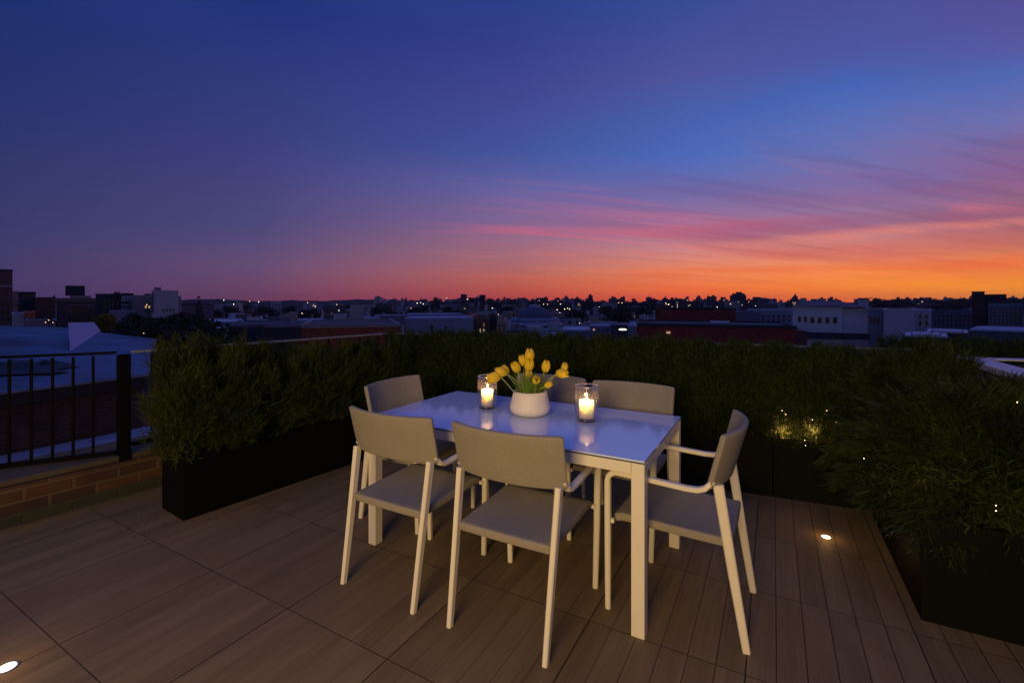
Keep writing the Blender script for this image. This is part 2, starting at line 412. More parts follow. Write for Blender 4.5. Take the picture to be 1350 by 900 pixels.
MAT['lamp_white'] = emit('lamp_white', (1.0, 0.80, 0.52), 7.0)
MAT['lamp_warm'] = emit('lamp_warm', (1.0, 0.52, 0.20), 6.0)
MAT['deck_lens'] = emit('deck_light_lens', (1.0, 0.72, 0.36), 7.0)
MAT['deck_lens_white'] = emit('deck_light_lens_white', (1.0, 0.95, 0.85), 5.0)
MAT['fairy'] = emit('fairy_light', (1.0, 0.68, 0.36), 7.0)
MAT['steel'] = simple('dull_steel', (0.35, 0.33, 0.3), rough=0.35, metal=0.8)

# ------------------------------------------------------------------ camera
cam_d = bpy.data.cameras.new('camera'); cam = bpy.data.objects.new('camera', cam_d); COL.objects.link(cam)
cam_d.sensor_width = 36.0; cam_d.lens = 36.0 * F / 1350.0
cam_d.shift_y = -(450.0 - YH) / 1350.0
cam_d.clip_start = 0.05; cam_d.clip_end = 20000
cam.location = (0, 0, H); cam.rotation_euler = (R(90), 0, 0)
scene.camera = cam

# ------------------------------------------------------------------ sky
def build_world():
    w = bpy.data.worlds.new('World'); scene.world = w; w.use_nodes = True
    nt = w.node_tree; N, L = nt.nodes, nt.links; N.clear()
    M = lambda op, a, b=None, c=None: math_node(N, L, op, a, b, c)
    tc = N.new('ShaderNodeTexCoord'); sp = N.new('ShaderNodeSeparateXYZ'); L.new(tc.outputs['Generated'], sp.inputs[0])
    x, y, z = sp.outputs
    az = M('MULTIPLY', M('ARCTAN2', x, y), 180/PI)
    el = M('MULTIPLY', M('ARCSINE', z), 180/PI)
    # high thin cloud: a flat sheet overhead seen in perspective
    zc = M('MAXIMUM', z, 0.015)
    zc = M('ADD', zc, 0.05)
    cx, cy = M('DIVIDE', x, zc), M('DIVIDE', y, zc)
    # rotate so the streaks run level but slightly rising to the right
    ca, sa = math.cos(R(-20)), math.sin(R(-20))
    rx = M('ADD', M('MULTIPLY', cx, ca), M('MULTIPLY', cy, -sa)); ry = M('ADD', M('MULTIPLY', cx, sa), M('MULTIPLY', cy, ca))
    def noise(sx, sy, off, det=5, dist=0.6, rough=0.55):
        cb = N.new('ShaderNodeCombineXYZ'); L.new(M('MULTIPLY', rx, sx), cb.inputs[0]); L.new(M('MULTIPLY', ry, sy), cb.inputs[1]); cb.inputs[2].default_value = off
        n = N.new('ShaderNodeTexNoise'); n.inputs['Scale'].default_value = 1.0; n.inputs['Detail'].default_value = det
        n.inputs['Distortion'].default_value = dist; n.inputs['Roughness'].default_value = rough
        L.new(cb.outputs[0], n.inputs['Vector']); return n.outputs['Fac']
    nA = noise(0.16, 0.55, 3.1)
    nB = noise(0.35, 2.0, 8.4, 6, 0.9)
    nD = noise(0.30, 3.4, 21.3, 6, 0.7, 0.6)
    nC = noise(0.10, 0.22, 14.7, 3, 0.4)
    # wobble of the colour bands
    elw = M('ADD', el, M('MULTIPLY', M('SUBTRACT', nC, 0.5), M('MULTIPLY', 5.0, M('MINIMUM', M('MULTIPLY', M('MAXIMUM', el, 0.0), 0.08), 1.0))))
    t = M('DIVIDE', M('ADD', elw, 4.0), 94.0)
    # colour of the clear sky: for a set of azimuths, (elevation, sRGB)
    def from_px(col, rows):
        a = math.atan((col-675)/F); res = []
        for yy, c in rows:
            e = math.degrees(math.atan((YH-yy)*math.cos(a)/F)); res.append((e, c))
        return math.degrees(a), sorted(res, key=lambda q: q[0])
    keys = []
    keys.append((-110.0, [(0, (102, 104, 110)), (8, (92, 98, 114)), (20, (30, 45, 108)), (40, (26, 42, 112))]))
    keys.append(from_px(0, [(398, (70, 56, 96)), (370, (68, 58, 104)), (300, (52, 54, 106)), (200, (43, 50, 107)), (100, (32, 46, 109)), (0, (23, 43, 110))]))
    keys.append(from_px(340, [(398, (116, 60, 82)), (385, (110, 68, 98)), (350, (98, 74, 116)), (300, (72, 68, 120)), (200, (58, 59, 124)), (100, (42, 54, 122)), (0, (26, 46, 119))]))
    keys.append(from_px(675, [(398, (196, 68, 50)), (385, (192, 82, 66)), (365, (184, 96, 88)), (335, (158, 104, 120)), (300, (128, 98, 144)), (250, (94, 94, 158)), (200, (62, 80, 154)), (130, (62, 67, 142)), (70, (50, 60, 137)), (0, (38, 58, 134))]))
    keys.append(from_px(910, [(398, (250, 92, 30)), (385, (252, 112, 48)), (360, (240, 134, 86)), (325, (200, 128, 136)), (290, (150, 106, 150)), (250, (104, 104, 168)), (200, (70, 102, 184)), (150, (66, 92, 170)), (100, (74, 80, 152)), (0, (50, 72, 146))]))
    keys.append(from_px(1120, [(398, (250, 112, 22)), (380, (254, 140, 42)), (355, (248, 140, 76)), (325, (216, 132, 118)), (290, (160, 112, 146)), (250, (126, 108, 162)), (180, (86, 112, 184)), (120, (64, 98, 180)), (80, (72, 84, 160)), (0, (70, 74, 146))]))
    keys.append(from_px(1345, [(398, (246, 140, 24)), (375, (254, 152, 36)), (345, (240, 130, 66)), (315, (196, 108, 94)), (285, (156, 100, 120)), (225, (124, 100, 152)), (160, (104, 110, 176)), (95, (74, 98, 176)), (60, (82, 82, 156)), (0, (78, 74, 146))]))
    keys.append((85.0, [(0, (200, 84, 50)), (6, (190, 90, 80)), (14, (110, 84, 140)), (30, (60, 68, 140)), (45, (44, 60, 130))]))
    keys.append((140.0, [(0, (102, 102, 108)), (8, (92, 97, 113)), (20, (34, 48, 112)), (40, (28, 44, 114))]))
    zen = (0.055, 0.095, 0.42)
    outs = []
    for a, rows in keys:
        r = N.new('ShaderNodeValToRGB'); cr = r.color_ramp; cr.interpolation = 'B_SPLINE' if False else 'LINEAR'
        st = [(-4.0, tuple(0.25*v for v in srgb(*rows[0][1])))] + [(e, srgb(*c)) for e, c in rows] + [(58.0, zen), (90.0, zen)]
        st[1] = (0.0, st[1][1])
        while len(cr.elements) < len(st): cr.elements.new(0.5)
        for i, (e, c) in enumerate(st):
            cr.elements[i].position = (e+4.0)/94.0
        for i, (e, c) in enumerate(st):
            cr.elements[i].color = (*c, 1)
        L.new(t, r.inputs[0]); outs.append((a, r.outputs[0]))
    cur = outs[0][1]
    for (a0, _), (a1, c1) in zip(outs[:-1], outs[1:]):
        mr = N.new('ShaderNodeMapRange'); mr.interpolation_type = 'SMOOTHSTEP' if a0 < -60 or a1 > 60 else 'LINEAR'
        mr.inputs['From Min'].default_value = a0; mr.inputs['From Max'].default_value = a1; L.new(az, mr.inputs['Value'])
        mx = N.new('ShaderNodeMix'); mx.data_type = 'RGBA'; L.new(mr.outputs[0], mx.inputs[0]); L.new(cur, mx.inputs[6]); L.new(c1, mx.inputs[7]); cur = mx.outputs[2]
    # how much cloud there is: most towards the sunset, low down
    def rng(v, a, b, c, d, sm=True):
        mr = N.new('ShaderNodeMapRange'); mr.interpolation_type = 'SMOOTHSTEP' if sm else 'LINEAR'
        mr.inputs['From Min'].default_value = a; mr.inputs['From Max'].default_value = b; mr.inputs['To Min'].default_value = c; mr.inputs['To Max'].default_value = d
        L.new(v, mr.inputs['Value']); return mr.outputs[0]
    azm = rng(az, -22, 26, 0.0, 1.0)
    azm2 = rng(az, 60, 120, 1.0, 0.0)
    elm = M('MULTIPLY', rng(el, 0.5, 4.5, 0.15, 1.0), rng(el, 11, 20, 1.0, 0.12))
    amount = M('MULTIPLY', M('MULTIPLY', azm, azm2), elm)
    c1 = M('MULTIPLY', rng(nA, 0.46, 0.66, 0.0, 0.45), amount)
    c2 = M('MULTIPLY', rng(nB, 0.50, 0.70, 0.0, 0.45), amount)
    # dusty violet cloud bodies, rosy where thin
    crp = N.new('ShaderNodeValToRGB'); L.new(M('DIVIDE', el, 30.0), crp.inputs[0])
    cs = [(0.0, (235, 84, 30)), (0.10, (214, 88, 66)), (0.24, (178, 82, 104)), (0.45, (124, 82, 132)), (0.8, (92, 78, 144))]
    while len(crp.color_ramp.elements) < len(cs): crp.color_ramp.elements.new(0.5)
    for i, (p, c) in enumerate(cs): crp.color_ramp.elements[i].position = p
    for i, (p, c) in enumerate(cs): crp.color_ramp.elements[i].color = (*srgb(*c), 1)
    mx = N.new('ShaderNodeMix'); mx.data_type = 'RGBA'; L.new(c1, mx.inputs[0]); L.new(cur, mx.inputs[6]); L.new(crp.outputs[0], mx.inputs[7]); cur = mx.outputs[2]
    crq = N.new('ShaderNodeValToRGB'); L.new(M('DIVIDE', el, 30.0), crq.inputs[0])
    cs = [(0.0, (255, 120, 40)), (0.12, (244, 120, 80)), (0.27, (222, 104, 120)), (0.5, (150, 100, 150)), (0.8, (104, 90, 158))]
    while len(crq.color_ramp.elements) < len(cs): crq.color_ramp.elements.new(0.5)
    for i, (p, c) in enumerate(cs): crq.color_ramp.elements[i].position = p
    for i, (p, c) in enumerate(cs): crq.color_ramp.elements[i].color = (*srgb(*c), 1)
    mx = N.new('ShaderNodeMix'); mx.data_type = 'RGBA'; L.new(c2, mx.inputs[0]); L.new(cur, mx.inputs[6]); L.new(crq.outputs[0], mx.inputs[7]); cur = mx.outputs[2]
    dk_ = M('MULTIPLY', rng(nD, 0.50, 0.68, 0.0, 0.4), M('MULTIPLY', M('MULTIPLY', rng(az, -5, 28, 0.0, 1.0), azm2), M('MULTIPLY', rng(el, 1.0, 4.0, 0.3, 1.0), rng(el, 12, 19, 1.0, 0.0))))
    mx = N.new('ShaderNodeMix'); mx.data_type = 'RGBA'; mx.blend_type = 'MULTIPLY'; mx.inputs[7].default_value = (0.62, 0.55, 0.66, 1)
    L.new(dk_, mx.inputs[0]); L.new(cur, mx.inputs[6]); cur = mx.outputs[2]
    # long low streaks of lit cloud towards the sunset
    wob = M('ADD', M('MULTIPLY', M('SUBTRACT', nA, 0.5), 5.0), M('MULTIPLY', M('SUBTRACT', nB, 0.5), 1.6))
    for (c0, slope, hw, a0, a1, a2, a3, col_, st_) in ((8.5, -0.015, 0.75, -10, 4, 26, 40, (206, 92, 122), 0.62), (8.6, -0.03, 1.0, 12, 30, 70, 100, (138, 80, 118), 0.62), (10.9, -0.02, 0.9, 20, 38, 70, 100, (134, 86, 136), 0.5),
                                                      (5.6, -0.01, 0.7, 22, 34, 70, 100, (200, 92, 92), 0.5), (3.4, 0.0, 0.45, 8, 24, 70, 100, (238, 104, 56), 0.55), (6.6, 0.0, 0.5, 18, 30, 60, 90, (244, 140, 110), 0.35), (13.0, -0.03, 1.2, -8, 20, 45, 70, (112, 90, 156), 0.35)):
        e_ = M('SUBTRACT', M('ADD', el, M('MULTIPLY', wob, hw*0.9)), M('ADD', M('MULTIPLY', az, slope), c0))
        g_ = rng(M('ABSOLUTE', e_), 0.1*hw, 1.5*hw, 1.0, 0.0)
        g_ = M('MULTIPLY', M('MULTIPLY', g_, rng(az, a0, a1, 0.0, 1.0)), M('MULTIPLY', rng(az, a2, a3, 1.0, 0.0), rng(nB, 0.30, 0.62, 0.45*st_, st_)))
        mx = N.new('ShaderNodeMix'); mx.data_type = 'RGBA'; mx.inputs[7].default_value = (*srgb(*col_), 1)
        L.new(g_, mx.inputs[0]); L.new(cur, mx.inputs[6]); cur = mx.outputs[2]
    bg = N.new('ShaderNodeBackground'); L.new(cur, bg.inputs[0]); bg.inputs[1].default_value = 1.0
    # a trace of physical twilight sky, same sun direction
    sk = N.new('ShaderNodeTexSky'); sk.sky_type = 'NISHITA'; sk.sun_disc = False; sk.sun_elevation = R(-1.0); sk.sun_rotation = R(40)
    b2 = N.new('ShaderNodeBackground'); L.new(sk.outputs[0], b2.inputs[0]); b2.inputs[1].default_value = 0.02
    ad = N.new('ShaderNodeAddShader'); L.new(bg.outputs[0], ad.inputs[0]); L.new(b2.outputs[0], ad.inputs[1])
    o = N.new('ShaderNodeOutputWorld'); L.new(ad.outputs[0], o.inputs[0])
    w.cycles.sampling_method = 'MANUAL'; w.cycles.sample_map_resolution = 512
build_world()

# lamps: the glow of the apartment's open doors behind the camera, the last of the sunset
def area(name, loc, target, size, power, color, sy=None):
    d = bpy.data.lights.new(name, 'AREA'); d.energy = power; d.color = color; d.size = size
    if sy: d.shape = 'RECTANGLE'; d.size_y = sy
    o = bpy.data.objects.new(name, d); COL.objects.link(o); o.location = loc
    o.rotation_euler = (Vector(target) - Vector(loc)).to_track_quat('-Z', 'Y').to_euler()
    return o
area('door_light', (-1.5, -2.4, 1.9), (-0.2, 3.0, 0.3), 1.7, 180, (1.0, 0.66, 0.28), 0.9)
def point(name, loc, power, color, rad=0.01):
    d = bpy.data.lights.new(name, 'POINT'); d.energy = power; d.color = color; d.shadow_soft_size = rad
    o = bpy.data.objects.new(name, d); COL.objects.link(o); o.location = loc; return o
sd = bpy.data.lights.new('sunset_glow', 'SUN'); sd.energy = 0.05; sd.angle = R(12); sd.color = (1, 0.45, 0.2)
so = bpy.data.objects.new('sunset_glow', sd); COL.objects.link(so)
so.rotation_euler = (Vector((-math.sin(R(40)), -math.cos(R(40)), -0.03))).to_track_quat('-Z', 'Y').to_euler()

# ------------------------------------------------------------------ terrace
dl = Vector((math.cos(R(55.5)), math.sin(R(55.5)), 0)); nl = Vector((-dl.y, dl.x, 0))     # left planter row and parapet
F0 = Vector((-2.105, 2.975, 0))
db = Vector((math.cos(R(-23.2)), math.sin(R(-23.2)), 0)); nb = Vector((-db.y, db.x, 0))   # back row
B0 = F0 + dl*1.95
U = Vector((UX, UY, 0)); V = Vector((VX, VY, 0))
LW = 0.34
def isect(p, d, q, e):
    den = d.x*e.y - d.y*e.x
    t = ((q.x-p.x)*e.y - (q.y-p.y)*e.x)/den
    return p + d*t
# outline of the terrace slab
cornerLB = isect(F0 + nl*1.30, dl, B0 + nb*0.95, db)
TIP = Vector((3.281, 3.444, 0))
cornerBR = isect(B0 + nb*0.95, db, TIP + U*0.6, V)
outline = [F0 + nl*1.30 - dl*7.0, F0 - dl*7.0 + U*6 , TIP + U*0.6 - V*8.0, cornerBR, cornerLB]
outline = [(p.x, p.y) for p in outline]
o = MB().prism(outline, -0.35, 0.0).build('terrace_floor', MAT['floor']); tag(o, kind='structure')
# building that carries the terrace
MAT['own_wall'] = brick_material('own_building_brick', (0.22, 0.10, 0.06), (0.16, 0.07, 0.045), (0.25, 0.22, 0.2), 0.22, 0.075)
cx_ = sum(p[0] for p in outline)/5; cy_ = sum(p[1] for p in outline)/5
o = MB().prism([(cx_ + (p[0]-cx_)*0.97, cy_ + (p[1]-cy_)*0.97) for p in outline], GZ, -0.36).build('apartment_building', MAT['own_wall'])
tag(o, 'brick apartment building that carries the roof terrace', 'building')

# left brick parapet with coping
MAT['parapet'] = brick_material('parapet_brick', (0.095, 0.036, 0.013), (0.034, 0.016, 0.009), (0.10, 0.065, 0.028), 0.235, 0.078, msize=0.010, rotz=R(55.5), stain=(0.016, 0.024, 0.009))
pw = empty('brick_parapet', F0 + nl*0.76)
tag(pw, 'low brick parapet with algae along its foot, under the black railing on the left', 'parapet wall')
def strip(mb, a, d, n, s0, s1, w0, w1, z0, z1):
    p = [a + d*s0 + n*w0, a + d*s1 + n*w0, a + d*s1 + n*w1, a + d*s0 + n*w1]
    mb.prism([(q.x, q.y) for q in p], z0, z1); return mb
base = Vector((0, 0, 0))
strip(MB(), base, dl, nl, -6.5, 2.9, 0.0, 0.50, 0.0, 0.255).build('wall', MAT['parapet'], pw)
strip(MB(), base, dl, nl, -6.5, 2.9, 0.035, 0.52, 0.258, 0.295).build('coping', MAT['coping'], pw, bevel=0.006)
strip(MB(), base, dl, nl, -6.5, 2.9, -0.03, -0.002, 0.0, 0.018).build('base_trim', MAT['coping'], pw)

# railings
def railing(name, label, a, b, z0, z1, post_at_a=True, post_at_b=False, bars=True, capmat=None, gap=0.13):
    a = Vector(a); b = Vector(b); d = (b-a); ln = d.length; d.normalize()
    ang = math.atan2(d.y, d.x)
    t = empty(name, (a.x, a.y, 0)); tag(t, label, 'railing')
    mid = d*(ln/2)
    MB().box((mid.x, mid.y, z1), (ln, 0.045, 0.016), ang).build('top_rail', capmat or MAT['rail'], t, bevel=0.003)
    MB().box((mid.x, mid.y, z0), (ln, 0.035, 0.028), ang).build('bottom_rail', MAT['rail'], t, bevel=0.003)
    if bars:
        n = int(ln/gap)
        for i in range(1, n+1):
            q = d*(i*gap)
            if i*gap > ln-0.03: break
            MB().box((q.x, q.y, (z0+z1)/2), (0.014, 0.014, z1-z0-0.034), ang).build('bar', MAT['rail'], t)
    return t, d
post = Vector((-2.818, 3.38, 0))
far_l = post + Vector((-0.567, -0.30, 0))*2.6
t, d = railing('iron_railing', 'black iron railing with thin upright bars on the brick parapet, left of the square post', far_l, post - Vector((0.884, 0.468, 0))*0.045, 0.315, 1.035, gap=0.107)
o = MB().box((0, 0, 0.605), (0.068, 0.068, 0.83), R(55.5)).build('railing_post', MAT['rail'], bevel=0.004)
o.location = post; tag(o, 'thick square black post between the two runs of railing', 'post')
end_l = isect(post, dl, B0 + nb*0.62, db)
t, d = railing('iron_railing', 'black iron railing running behind the feathery shrubs on the left', post + dl*0.045, end_l, 0.36, 1.035, capmat=MAT['rail_cap'], gap=0.125)
end_b = isect(B0 + nb*0.62, db, TIP - V*0.0 + U*0.0, V)
railing('iron_railing', 'pale capped railing just showing behind the back hedge', end_l + db*0.05, end_b - db*0.1, 0.30, 1.035, capmat=MAT['rail_cap'], gap=0.125)

# right-hand parapet corner with pale coping
pr = empty('coped_parapet', (TIP.x, TIP.y, 0)); tag(pr, 'dark parapet corner with pale coping behind the big juniper on the right', 'parapet wall')
MAT['dark_wall'] = simple('dark_render', (0.008, 0.008, 0.009), rough=0.8, var=0.3)
strip(MB(), Vector((0, 0, 0)), -V, U, 0.0, 4.2, 0.03, 0.12, 0.0, 0.955).build('wall', MAT['dark_wall'], pr)
dr = Vector((math.cos(R(-17)), math.sin(R(-17)), 0)); nr_ = Vector((-dr.y, dr.x, 0))
strip(MB(), Vector((0, 0, 0)), dr, nr_, 0.16, 2.6, -0.11, -0.03, 0.0, 0.955).build('wall', MAT['dark_wall'], pr)
mb = MB(); strip(mb, Vector((0, 0, 0)), -V, U, 0.0, 4.2, 0.0, 0.145, 0.96, 1.0); mb.build('coping', MAT['pale_coping'], pr, bevel=0.004)
mb = MB(); strip(mb, Vector((0, 0, 0)), dr, nr_, 0.17, 2.6, -0.115, -0.01, 0.985, 0.998); mb.build('coping', MAT['pale_coping'], pr, bevel=0.004)

# ------------------------------------------------------------------ planters
PH = 0.43
def planter(label, a, d, n, ln, w, group=None, h=PH):
    t = empty('planter_box', (a.x, a.y, 0)); tag(t, label, 'planter', group)
    z = Vector((0, 0, 0)); e = 0.012; g = 0.004
    mb = MB(); mb2 = [a for a in ()]
    bm = mb.bm
    pts = [d*g + n*0, d*(ln-g), d*(ln-g) + n*w, d*g + n*w]
    ip = [d*(g+e) + n*e, d*(ln-g-e) + n*e, d*(ln-g-e) + n*(w-e), d*(g+e) + n*(w-e)]
    def ring(ps, zz): return [bm.verts.new((p.x, p.y, zz)) for p in ps]
    r0, r1, r2, r3 = ring(pts, 0.0), ring(pts, h), ring(ip, h), ring(ip, h-0.12)
    for a_, b_ in ((r0, r1), (r1, r2), (r2, r3)):
        for k in range(4): bm.faces.new((a_[k], a_[(k+1) % 4], b_[(k+1) % 4], b_[k]))
    bm.faces.new(list(reversed(r0)))
    mb.build('box', MAT['planter'], t, bevel=0.002)
    MB().prism([(p.x*1.0, p.y) for p in [d*(g+e+.001) + n*(e+.001), d*(ln-g-e-.001) + n*(e+.001), d*(ln-g-e-.001) + n*(w-e-.001), d*(g+e+.001) + n*(w-e-.001)]], h-0.11, h-0.05).build('soil', MAT['soil'], t)
    return t
planter('black planter box nearest the railing, on the left under feathery shrubs', F0, dl, nl, 0.80, LW)
planter('second black planter box from the railing on the left', F0 + dl*0.80, dl, nl, 1.10, LW)
bl = 1.027
blabels = ['black back planter box in the far left corner of the terrace', 'black back planter box behind the table between the corner and the far chairs',
           'black back planter box behind the right half of the table', 'black back planter box with the warm glow over its rim']
for k in range(4):
    planter(blabels[k], B0 + db*(0.05 + bl*k) + nb*0.0, db, nb, bl, 0.36)
RP = Vector((1.7989, 2.054, 0))
planter('large black planter box at right under the drooping juniper', RP, U, V, 0.62, 1.16, h=0.45)

# ------------------------------------------------------------------ foliage
def sprig_mesh(name, pos, dirs, lens, m, parent, nblade=7, bw=0.0035, bl=0.5, spread=0.65, flat=0.0):
    """every sprig is a thin stalk with blades leaving it on all sides; bl = blade length as a share of the sprig"""
    n = len(pos)
    d = dirs / np.linalg.norm(dirs, axis=1, keepdims=True)
    rnd = RNG.normal(size=(n, 3)); s = np.cross(d, rnd); s /= np.linalg.norm(s, axis=1, keepdims=True) + 1e-9
    t = np.cross(d, s)
    vs = []; 
    for k in range(nblade):
        f = (k + RNG.random(n)) / nblade
        ang = k * 2.4 + RNG.random(n)*0.8
        ca, sa = np.cos(ang)[:, None], (np.sin(ang)*(1-flat))[:, None]
        side = s*ca + t*sa
        p0 = pos + d*(lens*f*0.8)[:, None]
        bd = d*(1-spread*0.5) + side*spread + RNG.normal(size=(n, 3))*0.12
        bd /= np.linalg.norm(bd, axis=1, keepdims=True)
        L_ = (lens*bl*(0.7+0.6*RNG.random(n)))[:, None]
        wv = np.cross(bd, RNG.normal(size=(n, 3))); wv /= np.linalg.norm(wv, axis=1, keepdims=True) + 1e-9
        w = bw*(0.7+0.6*RNG.random(n))[:, None]
        vs.append(np.stack([p0 - wv*w, p0 + wv*w, p0 + bd*L_], axis=1))
    # stalk
    wv = s; w = bw*0.7
    vs.append(np.stack([pos - wv*w, pos + wv*w, pos + d*(lens*1.05)[:, None]], axis=1))
    v = np.concatenate(vs, axis=0).reshape(-1, 3).astype(np.float32)
    nf = len(v)//3
    me = bpy.data.meshes.new(name)
    me.vertices.add(len(v)); me.vertices.foreach_set('co', v.ravel())
    me.loops.add(nf*3); me.loops.foreach_set('vertex_index', np.arange(nf*3, dtype=np.int32))
    me.polygons.add(nf); me.polygons.foreach_set('loop_start', np.arange(0, nf*3, 3, dtype=np.int32))
    me.update(calc_edges=True); me.materials.append(m)
    o = bpy.data.objects.new(name, me); COL.objects.link(o); o.parent = parent
    return o

def stems(parent, pts, r=0.007):
    mb = MB()
    for a, b in pts:
        a = Vector(a); b = Vector(b); mid = (a+b)/2 + Vector((random.uniform(-.02, .02), random.uniform(-.02, .02), 0))
        mb.tube([a, mid, b], [r, r*0.7, r*0.3], 5)
    mb.build('stem', MAT['twig'], parent)

def feathery(label, c, d, n, hl, hw, z0, z1, count, m, group, plume=1.0, blen=0.11, over=0.05, outdir=None, name='feathery_shrub'):
    """upright feathery shrub made of plumes; c centre on plan, hl/hw half sizes along d/n"""
    t = empty(name, (c.x, c.y, 0.0)); tag(t, label, 'shrub', group)
    D = np.array([d.x, d.y, 0.0]); Nn = np.array([n.x, n.y, 0.0]); Z = np.array([0, 0, 1.0])
    npl = 26
    # plume axes from the soil, fanning out
    pa = RNG.uniform(-0.75, 0.75, (npl,)); pb = RNG.uniform(-0.6, 0.6, (npl,))
    tips_s = np.clip(pa*1.15 + RNG.normal(0, .22, npl), -1.05, 1.05); tips_w = np.clip(pb*1.4 + RNG.normal(0, .3, npl), -1.1, 1.1)
    tip_z = z1 - 0.13*plume*np.abs(RNG.normal(0, 1, npl)) - 0.07*np.abs(tips_w) - 0.05*np.abs(tips_s)
    tip_z[:npl//3] = z1 + 0.02 - RNG.random(npl//3)*0.10
    # low outward sprays
    npl2 = 18
    pa2 = RNG.uniform(-0.8, 0.8, npl2); ts2 = np.clip(pa2 + RNG.normal(0, .3, npl2), -1.15, 1.15)
    sgn = np.where(RNG.random(npl2) < 0.65, -1.0, 1.0)
    base_ = np.concatenate([D*(pa*hl)[:, None] + Nn*(pb*hw*0.7)[:, None], D*(pa2*hl)[:, None] + Nn*(sgn*0.2*hw)[:, None]]) + Z*(PH-0.06)
    tips = np.concatenate([D*(tips_s*hl)[:, None] + Nn*(tips_w*(hw+over))[:, None] + Z*tip_z[:, None],
                           D*(ts2*hl)[:, None] + Nn*(sgn*(hw+over*1.6))[:, None] + Z*(z0 + 0.1 + RNG.random(npl2)*(z1-z0)*0.65)[:, None]])
    k = RNG.integers(0, len(tips), count)
    f = RNG.beta(1.6, 1.15, count)
    a, b = base_[k], tips[k]
    ctrl = a*0.45 + b*0.55 + Z*0.0; ctrl[:, 2] = a[:, 2]*0.35 + b[:, 2]*0.65
    ctrl[:, :2] = a[:, :2]*0.6 + b[:, :2]*0.4
    ff = f[:, None]
    pos = a*(1-ff)**2 + 2*ctrl*ff*(1-ff) + b*ff**2
    tang = 2*(ctrl-a)*(1-ff) + 2*(b-ctrl)*ff
    tang /= np.linalg.norm(tang, axis=1, keepdims=True)
    rad = 0.055*(1.15-f)**0.7 + 0.008
    pos = pos + RNG.normal(size=(count, 3))*rad[:, None]*np.array([1, 1, 0.8])
    pos[:, 2] = np.maximum(pos[:, 2], z0 + 0.02)
    dirs = tang*0.8 + RNG.normal(size=(count, 3))*0.30 + np.array([0, 0, 0.30])
    if outdir is not None:
        dirs = dirs + np.array(outdir)*(RNG.random(count)*0.5)[:, None]
    lens = blen*(0.55 + 0.7*RNG.random(count))
    # a second, denser body fill
    sprig_mesh('foliage', pos, dirs, lens, m, t, nblade=10, bw=0.0018, bl=0.40, spread=0.42)
    nb_ = count//2
    q = np.stack([RNG.uniform(-0.92, 0.92, nb_)*hl, RNG.uniform(-0.85, 0.85, nb_)*hw, z0 + (z1-0.24-z0)*RNG.random(nb_)], axis=1)
    qp = D*q[:, 0:1] + Nn*q[:, 1:2] + Z*q[:, 2:3]
    o = sprig_mesh('inner_foliage', qp, RNG.normal(size=(nb_, 3))*0.5 + np.array([0, 0, 0.8]), 0.09*(0.6+0.6*RNG.random(nb_)), m, t, nblade=6, bw=0.0045, bl=0.5, spread=0.6)
    stems(t, [(base_[i], base_[i]*0.4 + tips[i]*0.6) for i in range(0, npl, 2)])
    return t

def hedge(label, c, d, n, hl, hw, z0, z1, count, m, group, name='hedge_shrub'):
    """clipped upright hedge shrub"""
    t = empty(name, (c.x, c.y, 0.0)); tag(t, label, 'shrub', group)
    D = np.array([d.x, d.y, 0.0]); Nn = np.array([n.x, n.y, 0.0]); Z = np.array([0, 0, 1.0])
    s = RNG.uniform(-1.04, 1.04, count)
    # push towards the surfaces: front/back/top
    w = RNG.uniform(-1, 1, count); w = np.sign(w)*np.abs(w)**0.55
    h = RNG.random(count)**0.75
    ph = RNG.random(6)*6.28
    top = z1 + 0.018*np.sin(s*hl*22+ph[0]) + 0.014*np.sin(s*hl*47+ph[1]+w*3) + RNG.normal(0, .012, count)
    bulge = 1.0 + 0.10*np.sin(s*hl*9+ph[2]+h*3) + 0.12*np.sin(h*7+ph[3])
    zz = z0 + (top-z0)*h
    ww = w*hw*bulge*(1-0.25*h**5)
    pos = D*(s*hl)[:, None] + Nn*ww[:, None] + Z*zz[:, None]
    dirs = Z*(0.75+0.3*h)[:, None] + Nn*(w*0.45*(1-h*0.6))[:, None] + RNG.normal(size=(count, 3))*0.28
    lens = 0.085*(0.5+0.8*RNG.random(count))
    pos = pos - dirs*lens[:, None]*0.6
    sprig_mesh('foliage', pos, dirs, lens, m, t, nblade=8, bw=0.0028, bl=0.42, spread=0.5)
    stems(t, [(D*(x*hl) + Z*(PH-0.06), D*(x*hl*1.2) + Z*(z1-0.15)) for x in (-0.6, -0.1, 0.5)])
    return t

lg = 'feathery shrubs in the left planters'
lc = lambda s: F0 + dl*s + nl*(LW/2)
feathery('bushy feathery shrub at the railing end of the left planters, sprays reaching over the rail', lc(0.20), dl, nl, 0.25, 0.19, 0.37, 1.07, 11000, MAT['needle_bright'], lg, 1.0, 0.12, 0.07, (-0.4, -0.1, 0.1))
feathery('second feathery shrub from the railing end of the left planters', lc(0.60), dl, nl, 0.25, 0.17, 0.39, 1.03, 9500, MAT['needle_bright'], lg, 0.9)
feathery('third feathery shrub from the railing end of the left planters', lc(1.03), dl, nl, 0.27, 0.17, 0.40, 0.99, 9000, MAT['needle_bright'], lg, 0.8)
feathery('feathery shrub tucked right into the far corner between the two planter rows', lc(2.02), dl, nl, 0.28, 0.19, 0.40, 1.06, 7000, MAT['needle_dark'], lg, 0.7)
feathery('feathery shrub of the left planters nearest the far corner', lc(1.52), dl, nl, 0.30, 0.17, 0.40, 1.00, 9000, MAT['needle_bright'], lg, 0.7)
hg = 'clipped hedge shrubs in the back planters'
sh = 8; step = (bl*4-0.1)/sh
